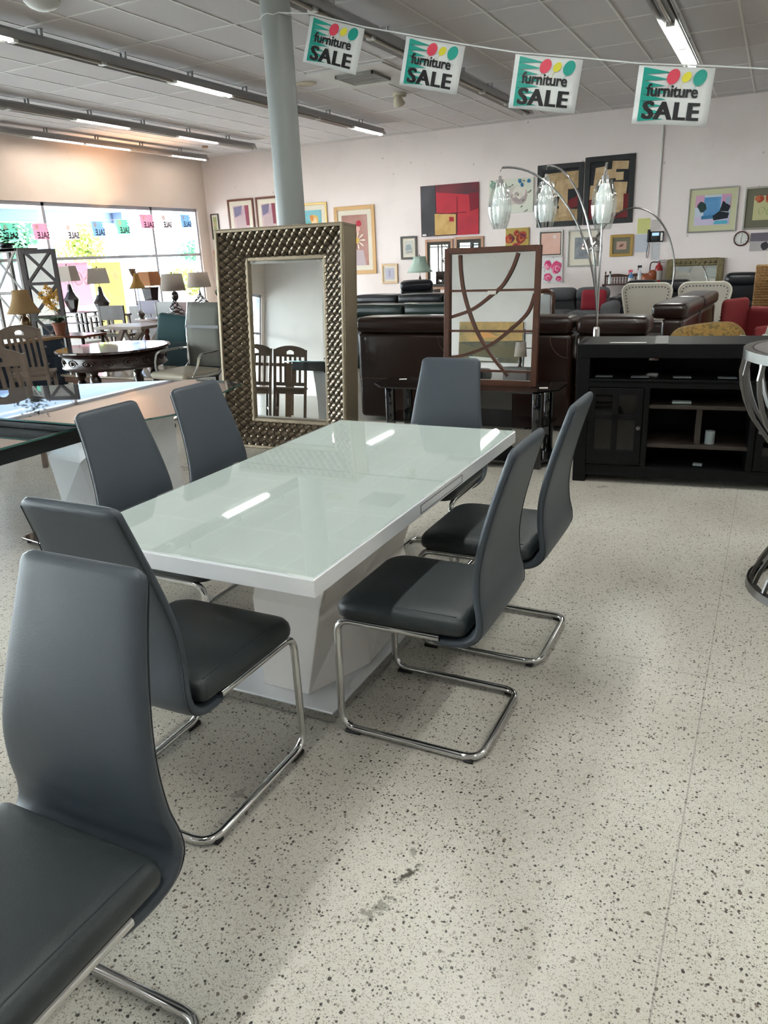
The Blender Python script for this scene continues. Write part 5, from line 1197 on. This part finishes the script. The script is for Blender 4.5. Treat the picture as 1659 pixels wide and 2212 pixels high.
o = MB(); o.rbox(-.24, .24, -.07, .07, 0, .45, .06, 4, seg=2); o = o.build('velvet_cushion', M_velv, None, True, loc=(-7.02, 7.92, .47)); o.rotation_euler = (R(-10), R(8), R(10)); tag(o, 'teal velvet cushion on the dark teal armchair', 'cushion')

# dresser, side table, orchid
dz = .72
t = thing('navy_dresser', 'navy blue dresser with a light brown top behind the slat back chair', 'dresser', (-8.37, 6.48, 0), R(90))
M_navy = mat('navy_paint', '#1c2939', .5)
MB().box(-.62, .62, -.25, .25, .06, dz-.03).box(-.58, -.5, -.25, -.17, 0, .06).box(.5, .58, -.25, -.17, 0, .06).build('carcass', M_navy, t, bevel=.004); MB().box(-.64, .64, -.27, .27, dz-.03, dz).build('top', mat('dresser_top', '#8c6a48', .35, var=.3, vscale=6), t, bevel=.003)
for k, z in enumerate((.09, .30, .51)):
    d = MB().box(-.58, .58, -.262, -.25, z, z+.17).build('drawer', M_navy, t, bevel=.004)
    for s in (-.35, .35): MB().ball((s, -.272, z+.11), .014, 8, 6).build('knob', M_steel, d, True)
tl = lamp('table_lamp', 'table lamp with a tan bell shade and dark urn base on the navy dresser', (-8.40, 6.85, dz), MB().lathe([(.001, 0), (.06, 0), (.05, .02), (.022, .04), (.05, .10), (.062, .15), (.04, .21), (.018, .24), (.03, .27), (.012, .29), (.001, .3)], 18).tube([(.05, 0, .14), (.085, 0, .2), (.05, 0, .25), (.02, 0, .24)], .006, 6).tube([(-.05, 0, .14), (-.085, 0, .2), (-.05, 0, .25), (-.02, 0, .24)], .006, 6), .28, bell(.085, .18, .25, .27, 10), S_tan, M_brass, finial=False)
tl.scale = (1.13,)*3
t = thing('side_table', 'small red brown side table holding the orchid pot', 'side table', (-8.5, 7.62, 0), R(3))
MB().box(-.35, .42, -.22, .22, .66, .69).build('tabletop', mat('redbrown_top', '#6b3a28', .2, coat=.4), t, bevel=.004)
for x in (-.3, .37):
    for y in (-.18, .18): MB().box(x-.015, x+.015, y-.015, y+.015, 0, .66).build('leg', M_darkwood, t)
M_pot = mat('terracotta', '#8f5a45', .75); M_orl = mat('orchid_leaf', '#33543a', .4); M_orf = mat('orchid_flower', '#c9962f', .6)
def orchid(label, loc, stems, leafn=20, potted=True):
    t = thing('potted_orchid', label, 'plant', loc)
    MB().lathe([(.001, 0), (.06, 0), (.085, .13), (.095, .13), (.095, .16), (.08, .16), (.075, .13), (.001, .13)], 20).build('pot', M_pot, t, True)
    mb = MB(); rnd = random.Random(leafn)
    for k in range(leafn):
        a = rnd.uniform(0, 2*pi); L = rnd.uniform(.3, .5); pts = []
        for i in range(8):
            u = i/7; w_ = .024*sin(pi*min(1, u*1.02+.08)); c = Vector((cos(a)*L*u*.8, sin(a)*L*u*.8, .14+.25*u*1.3*(1-u*.85))); n = Vector((-sin(a), cos(a), 0)); pts.append([c-n*w_, c+n*w_])
        mb.sheet(pts)
    mb.build('leaf_cluster', M_orl, t, True, solid=.002)
    for (dx, dy, hh) in stems:
        p = [Vector((dx*u*u, dy*u*u, .14+hh*u-.06*u**4)) for u in [i/12 for i in range(13)]]
        st = MB().tube(p, .003, 5).build('stem', M_orl, t, True); mb = MB()
        for k in range(22):
            c = p[rnd.randint(6, 12)]+Vector((rnd.uniform(-.035, .035), rnd.uniform(-.03, .03), rnd.uniform(-.03, .03)))
            for q in range(4): a = q*pi/2+rnd.random(); mb.add([c, c+Vector((.034*cos(a), .01, .034*sin(a))), c+Vector((.04*cos(a+.6), -.008, .04*sin(a+.6)))], [(0, 1, 2)])
        tag(mb.build('blossom_cluster', M_orf, st, solid=-1), kind='stuff')
orchid('potted orchid with yellow flower sprays in a terracotta pot', (-8.62, 7.55, .69), ((-.30, .05, .46), (-.10, .0, .52), (-.22, .0, .38)), 26)
orchid('potted orchid with orange blossoms at the left edge of the picture', (-9.05, 6.75, .72), ((.05, 0, .55), (.0, .02, .45)), 4)
o = MB().box(-.28, .28, -.25, .25, 0, .72).build('side_cabinet', M_navy, None, bevel=.004, loc=(-9.05, 6.75, 0)); tag(o, 'navy cabinet left of the dresser under the orange orchid', 'cabinet')

# X framed panels
M_xdark = mat('espresso_wood', '#2b1f20', .4); M_xgrey = mat('weathered_grey_wood', '#77716d', .6)
def xpanel(name, label, cat, loc, rz, W, Hh, m, rows, mirror, dep=.04):
    t = thing(name, label, cat, loc, rz); f = .055
    mb = MB(); mb.box(0, f, -dep/2, dep/2, 0, Hh).box(W-f, W, -dep/2, dep/2, 0, Hh).box(f, W-f, -dep/2, dep/2, Hh-f, Hh).box(f, W-f, -dep/2, dep/2, 0, f)
    for k in range(1, rows): z = Hh*k/rows; mb.box(f, W-f, -dep/2, dep/2, z-.02, z+.02)
    mb.build('frame', m, t, bevel=.003)
    for k in range(rows):
        z0, z1 = Hh*k/rows+.02, Hh*(k+1)/rows-.02
        for q in (0, 1): MB().bar((f if q else W-f, -.012 if q else -.008, z0), (W-f if q else f, -.012 if q else -.008, z1), .035, .014, (0, 1, 0)).build('cross_bar', m, t)
    if mirror: MB().box(f, W-f, .0, .006, f, Hh-f).build('mirror_glass', M_mirror, t)
    return t
xpanel('cross_panel_mirror', 'tall espresso framed mirror panel with crossed bars at the left', 'mirror', (-9.36, 7.75, 0), R(22), .50, 1.80, M_xdark, 4, True)
t = xpanel('cross_panel_shelf', 'tall weathered grey open shelf with crossed side bars at the left edge', 'shelf', (-10.32, 8.0, 0), R(0), .64, 1.84, M_xgrey, 3, False)
MB().box(0, .62, -.02, .35, 1.80, 1.84).build('top_board', M_xgrey, t)
for x in (.0, .57): MB().box(x, x+.05, .3, .35, 0, 1.8).build('rear_post', M_xgrey, t)
for z in (.6, 1.2): MB().box(.05, .57, .0, .33, z, z+.02).build('shelf_board', M_xgrey, t)
t = thing('trailing_plant', 'dark leafy plant trailing over the top of the grey cross shelf', 'plant', (-10.1, 8.15, 1.84))
mb = MB(); rnd = random.Random(31)
for k in range(120):
    c = Vector((rnd.uniform(-.25, .28), rnd.uniform(-.22, .15), rnd.uniform(.02, .32)*rnd.random()+.02)); a = rnd.uniform(0, 6.28); d = Vector((cos(a), sin(a), rnd.uniform(-.6, .3))).normalized(); n = d.orthogonal().normalized(); mb.add([c, c+d*.035+n*.014, c+d*.08, c+d*.035-n*.014], [(0, 1, 2, 3)])
mb.build('foliage', mat('dark_leaf', '#1e2a22', .5), t); MB().lathe([(.001, 0), (.08, 0), (.09, .08), (.001, .08)], 14).build('pot', M_black, t, True)

# lamps on tables near the windows
M_gour = mat('dark_ceramic', '#2b2326', .12, spec=.7, coat=.6)
def gourd(): return MB().lathe([(.001, 0), (.055, 0), (.07, .02), (.13, .20), (.135, .22), (.10, .26), (.055, .34), (.035, .44), (.025, .47), (.001, .47)], 8, ph=.3)
et = thing('tiered_table', 'black tiered side table by the window holding a dark gourd lamp', 'side table', (-10.95, 10.1, 0), 0)
for z in (.80, .62, .45): MB().box(-.33, .33, -.22, .22, z-.02, z).build('shelf', M_darkwood, et, bevel=.004)
for x in (-.28, .18, .28):
    MB().box(x-.02, x+.02, -.18, -.14, 0, .78).build('leg', M_darkwood, et); MB().box(x-.02, x+.02, .14, .18, 0, .78).build('leg', M_darkwood, et)
L1 = lamp('table_lamp', 'dark gourd lamp with a rectangular linen shade on the black tiered table', (-11.0, 10.0, .80), gourd(), .46, MB().lathe([(.25, .52), (.19, .77)], 4, cap=False, ph=pi/4, sq=.6), S_linen, M_gour, sm=False, smooth_shade=False)
gt = thing('grey_side_table', 'grey side table behind the dark bench holding the second gourd lamp', 'side table', (-10.45, 10.1, 0))
bz_ = .745
MB().box(-.1, .45, -.25, .25, bz_-.03, bz_).build('tabletop', M_greywood, gt, bevel=.003)
for x in (-.07, .42):
    for y in (-.2, .2): MB().box(x-.02, x+.02, y-.02, y+.02, 0, bz_-.03).build('leg', M_greywood, gt)
dup(L1, (-10.30, 10.0, bz_), R(40), 'dark gourd lamp with a linen shade before the yellow star poster')
# dark bench / chair backs near the trestle table
def dark_chair(label, loc, rz, m=None):
    m = m or M_darkwood; t = thing('panel_back_chair', label, 'chair', loc, rz)
    for s in (-1, 1):
        MB().box(s*.22-.02, s*.22+.02, -.22, -.18, 0, .92).build('back_post', m, t); MB().box(s*.22-.02, s*.22+.02, .16, .20, 0, .44).build('front_leg', m, t)
    MB().box(-.25, .25, -.215, -.19, .70, .93).build('crest_panel', m, t, bevel=.004); MB().box(-.22, .22, -.21, -.19, .56, .61).box(-.02, .02, -.21, -.19, .61, .70).build('back_rail', m, t)
    MB().rbox(-.25, .25, -.2, .22, .43, .47, .01, 2).build('seat', m, t); return t
dark_chair('dark wooden chair with a solid back panel behind the trestle table', (-9.7, 9.75, 0), R(10))
dark_chair('dark wooden panel back chair behind the red brown table', (-9.25, 10.6, 0), R(-5))
dark_chair('lavender grey panel back chair before the yellow poster', (-10.0, 11.0, 0), R(0), mat('lavender_grey', '#8d8799', .5))
dark_chair('red brown panel back chair behind the twisted base lamp', (-8.68, 10.45, 0), R(0), mat('cherry_wood', '#5a2c26', .35))
t = thing('trestle_table', 'light grey wood trestle table with crossed legs by the window', 'table', (-8.12, 8.35, 0), R(3))
M_gw = mat('washed_oak', '#8d7d72', .35, var=.15, vscale=12)
MB().box(-.42, .42, -.28, .28, .70, .74).build('tabletop', M_gw, t, bevel=.004)
for y in (-.22, .22):
    MB().bar((-.38, y, .70), (.05, y, .02), .06, .05, (0, 1, 0)).build('crossed_leg', M_gw, t); MB().bar((.05, y+.001, .70), (-.38, y+.001, .02), .06, .05, (0, 1, 0)).build('crossed_leg', M_gw, t)
    MB().bar((.38, y, .70), (.05, y, .35), .06, .05, (0, 1, 0)).build('crossed_leg', M_gw, t)
MB().bar((-.3, 0, .32), (.3, 0, .32), .05, .05).build('stretcher', M_gw, t)
t = thing('cherry_table', 'red brown wooden table with a shiny top and turned legs', 'table', (-7.75, 9.5, 0), R(0))
M_chr = mat('cherry_table_wood', '#5f3029', .3)
MB().box(-.85, .85, -.55, .55, .735, .765).build('tabletop', mat('cherry_top', '#7b5a52', .1, coat=.6), t, bevel=.006); MB().box(-.8, .8, -.5, .5, .62, .735).build('apron', M_chr, t)
for x in (-.75, .75):
    for y in (-.45, .45): MB().lathe([(.03, 0), (.02, .06), (.035, .1), (.025, .14), (.035, .4), (.045, .5), (.03, .53), (.05, .56), (.05, .62)], 12, (x, y, 0)).build('leg', M_chr, t, 30)
t = thing('white_storage_bench', 'low pale bench between the tables by the window', 'bench', (-9.9, 8.9, 0)); MB().box(-.5, .5, -.22, .22, .40, .45).build('seat', M_white, t, bevel=.006)
for x in (-.44, .44): MB().box(x-.03, x+.03, -.18, .18, 0, .40).build('leg', M_white, t)
lamp('table_lamp', 'slim lamp with a small yellow bell shade and glass ball on the cherry table', (-8.60, 9.1, .765), MB().lathe([(.001, 0), (.05, 0), (.05, .01), (.03, .02), (.055, .05), (.055, .08), (.012, .12), (.006, .14), (.006, .44), (.001, .45)], 14), .44, bell(.035, .13, .22, .44, 8), S_yel, M_steel)
lampst = [('sideboard', 'dark sideboard by the window under the orange lamp', (-10.05, 11.3, 0), .83, .6)]
o = MB().box(-.45, .45, -.22, .22, 0, .80).build('sideboard', M_darkwood, None, bevel=.005, loc=(-10.45, 11.45, 0)); tag(o, 'dark sideboard by the window under the orange lamp', 'sideboard')
lamp('table_lamp', 'lamp with a square orange shade on a dark square column base', (-10.47, 11.4, .80), MB().lathe([(.13, 0), (.15, .02), (.115, .05), (.15, .30), (.165, .33), (.001, .34)], 4, ph=pi/4), .33, MB().lathe([(.26, .36), (.18, .61)], 4, cap=False, ph=pi/4), S_org, M_gour, sm=False, smooth_shade=False, finial=False)
def drum(z, h=.27, r0=.215, r1=.27): return MB().lathe([(r1, z), (r0, z+h)], 28, cap=False)
def twist(w, h, turns=1.2, n=4):
    mb = MB()
    for k in range(n):
        for sg in (1, -1): mb.tube([((w*(1-u)+.02)*(.5+.5*cos(pi*u))*cos(sg*turns*2*pi*u+k*2*pi/n)+.0, (w*(1-u)+.02)*(.5+.5*cos(pi*u))*sin(sg*turns*2*pi*u+k*2*pi/n), h*u) for u in [i/18 for i in range(19)]], .008, 5)
    return mb
lamp('table_lamp', 'drum shade lamp with a bulbous twisted vine base on the cherry table', (-8.57, 9.85, .765), twist(.13, .34).ball((0.02, 0, .28), .06, 10, 8, 1.3), .33, MB().lathe([(.195, .36), (.16, .62)], 28, cap=False), S_linen, M_gour)
o = MB().box(-.5, .5, -.22, .22, 0, .72).build('sideboard', M_darkwood, None, bevel=.005, loc=(-10.15, 12.5, 0)); tag(o, 'dark sideboard under the wire pyramid lamp near the corner', 'sideboard')
lamp('table_lamp', 'drum shade lamp with a dark wire pyramid base near the window corner', (-10.17, 12.45, .72), twist(.17, .34, .6, 6), .33, MB().lathe([(.23, .35), (.19, .63)], 28, cap=False), S_linen, M_gour)
t = thing('topiary', 'green topiary ball just left of the woven mirror', 'plant', (-9.28, 12.0, 0)); MB().lathe([(.001, .0), (.12, 0), (.15, .3), (.001, .3)], 14).build('pot', M_black, t, True); MB().tube([(0, 0, .3), (0, 0, .95)], .01, 6).build('stem', M_brass, t)
mb = MB(); rnd = random.Random(8)
for k in range(260):
    u = rnd.uniform(-1, 1); a = rnd.uniform(0, 6.28); s_ = (1-u*u)**.5; c = Vector((s_*cos(a), s_*sin(a), u))*.11; mb.add([Vector((0, 0, 1.0))+c, Vector((0, 0, 1.0))+c*1.25+Vector((.02, 0, 0)), Vector((0, 0, 1.0))+c*1.2+Vector((-.01, .01, .02))], [(0, 1, 2)])
mb.ball((0, 0, 1.0), .11, 12, 8); mb.build('foliage', mat('topiary_green', '#3d4a35', .8), t)
# warm torchiere uplight
t = thing('torchiere_lamp', 'slim torchiere with a small upturned shade glowing warm on the wall above the window', 'floor lamp', (-12.7, 13.35, 0))
MB().lathe([(.12, 0), (.12, .02), (.012, .03), (.012, 1.30), (.001, 1.31)], 14).build('pole', M_brass, t, True); MB().lathe([(.02, 1.30), (.05, 1.36), (.075, 1.46)], 16, cap=False).build('lamp_shade', M_brass, t, True, solid=.004)
ld = bpy.data.lights.new('bulb', 'SPOT'); ld.energy = 90; ld.color = (1, .52, .24); ld.spot_size = R(75); ld.spot_blend = 1; ld.shadow_soft_size = .03
lo = bpy.data.objects.new('bulb', ld); C.objects.link(lo); lo.parent = t; lo.location = (0, 0, 1.47); lo.rotation_euler = (0, R(180+8), 0)

# slatted hourglass base at the right edge
t = thing('hourglass_table', 'curved steel slat hourglass bar table cut by the right edge', 'table', (.40, 3.72, 0))
HP = [(0, .36), (.1, .33), (.25, .25), (.4, .2), (.55, .23), (.68, .34), (.8, .43), (.9, .475), (1.0, .49), (1.12, .47)]
def hr(z):
    for (a, b), (c, d) in zip(HP, HP[1:]):
        if z <= c: return b+(d-b)*(z-a)/(c-a)
    return .47
def hp(a, z0=.03, z1=1.06, n=16): return [Vector((hr(z0+(z1-z0)*i/n)*cos(a), hr(z0+(z1-z0)*i/n)*sin(a), z0+(z1-z0)*i/n)) for i in range(n+1)]
for k in range(22):
    a = 2*pi*k/22; p = hp(a); tn = Vector((-sin(a), cos(a), 0)); n = Vector((cos(a), sin(a), 0))
    MB().loft([[q-tn*.006-n*.009, q+tn*.006-n*.009, q+tn*.006+n*.009, q-tn*.006+n*.009] for q in p]).build('slat', M_steel, t)
MB().lathe([(.345, .0), (.375, .0), (.37, .035), (.34, .035)], 40, cap=False).build('base_ring', M_steel, t, True); MB().lathe([(.455, 1.06), (.49, 1.06), (.49, 1.10), (.455, 1.10)], 40, cap=False).build('top_ring', M_steel, t, True)
MB().lathe([(.001, 1.09), (.45, 1.09), (.45, 1.10), (.001, 1.10)], 40).build('glass_top', mat('dark_table_glass', '#1c1a1c', .05, spec=.8), t, True)

# things seen in the lattice mirror: a seascape, a lamp and an iron bed rail by the front wall
def art_sea(A):
    A.poly([(0, .55), (1, .5), (1, 1), (0, 1)], blotch('sunset_sky', ['#7a6a44', '#a68a55', '#c39a5c', '#8a7a58'], 2, .6, 'noise', 4)); A.poly([(.35, .62), (.75, .6), (.6, .8), (.5, .72)], P('#d99a5c'))
    A.poly([(0, .25), (.3, .42), (.7, .35), (1, .48), (1, .2), (0, .1)], P('#665d42')); A.poly([(.35, .12), (.45, .03), (.75, .05), (.92, .22), (.8, .15), (.5, .12)], P('#c9c4bb')); return blotch('sea_green', ['#3a3628', '#57503a', '#6e6447'], 3)
t = picture(-7.72, -6.0, .42, 1.44, None, 0, None, 0, art_sea, 'large brown sunset seascape canvas with a boat, reflected in the lattice mirror', 'seascape_canvas', y=SY)
t.location = (-6.86, SY+.01, .42); t.rotation_euler = (0, 0, pi)
o = MB().rbox(-.3, .3, -.25, .25, 0, .36, .01, 1).build('side_cabinet', M_darkwood, None, loc=(-5.75, -7.0, 0)); tag(o, 'low dark cabinet by the front wall, reflected in the lattice mirror', 'cabinet')
lamp('table_lamp', 'white drum lamp by the front wall, reflected in the lattice mirror', (-5.72, -7.0, .36), MB().lathe([(.001, 0), (.06, 0), (.03, .05), (.05, .15), (.02, .22), (.001, .24)], 14), .23, MB().lathe([(.15, .24), (.12, .58)], 24, cap=False), S_linen, M_darkwood)
t = thing('iron_bed_rail', 'dark iron bed headboard by the front wall, reflected in the lattice mirror', 'headboard', (-5.4, -7.5, 0))
for x in (-.4, 0, .4): MB().tube([(x, 0, 0), (x, 0, 1.25)], .018, 8).build('post', M_black, t, True)
for z in (.8, 1.15): MB().tube([(-.4, 0, z), (.4, 0, z)], .012, 6).build('rail', M_black, t, True)
o = MB().rbox(-.9, .9, -.4, .4, 0, .3, .1, 3).build('floor_cushion', M_blackl, None, True, loc=(-7.4, -6.9, 0)); tag(o, 'dark low floor cushion under the seascape, reflected in the lattice mirror', 'cushion')
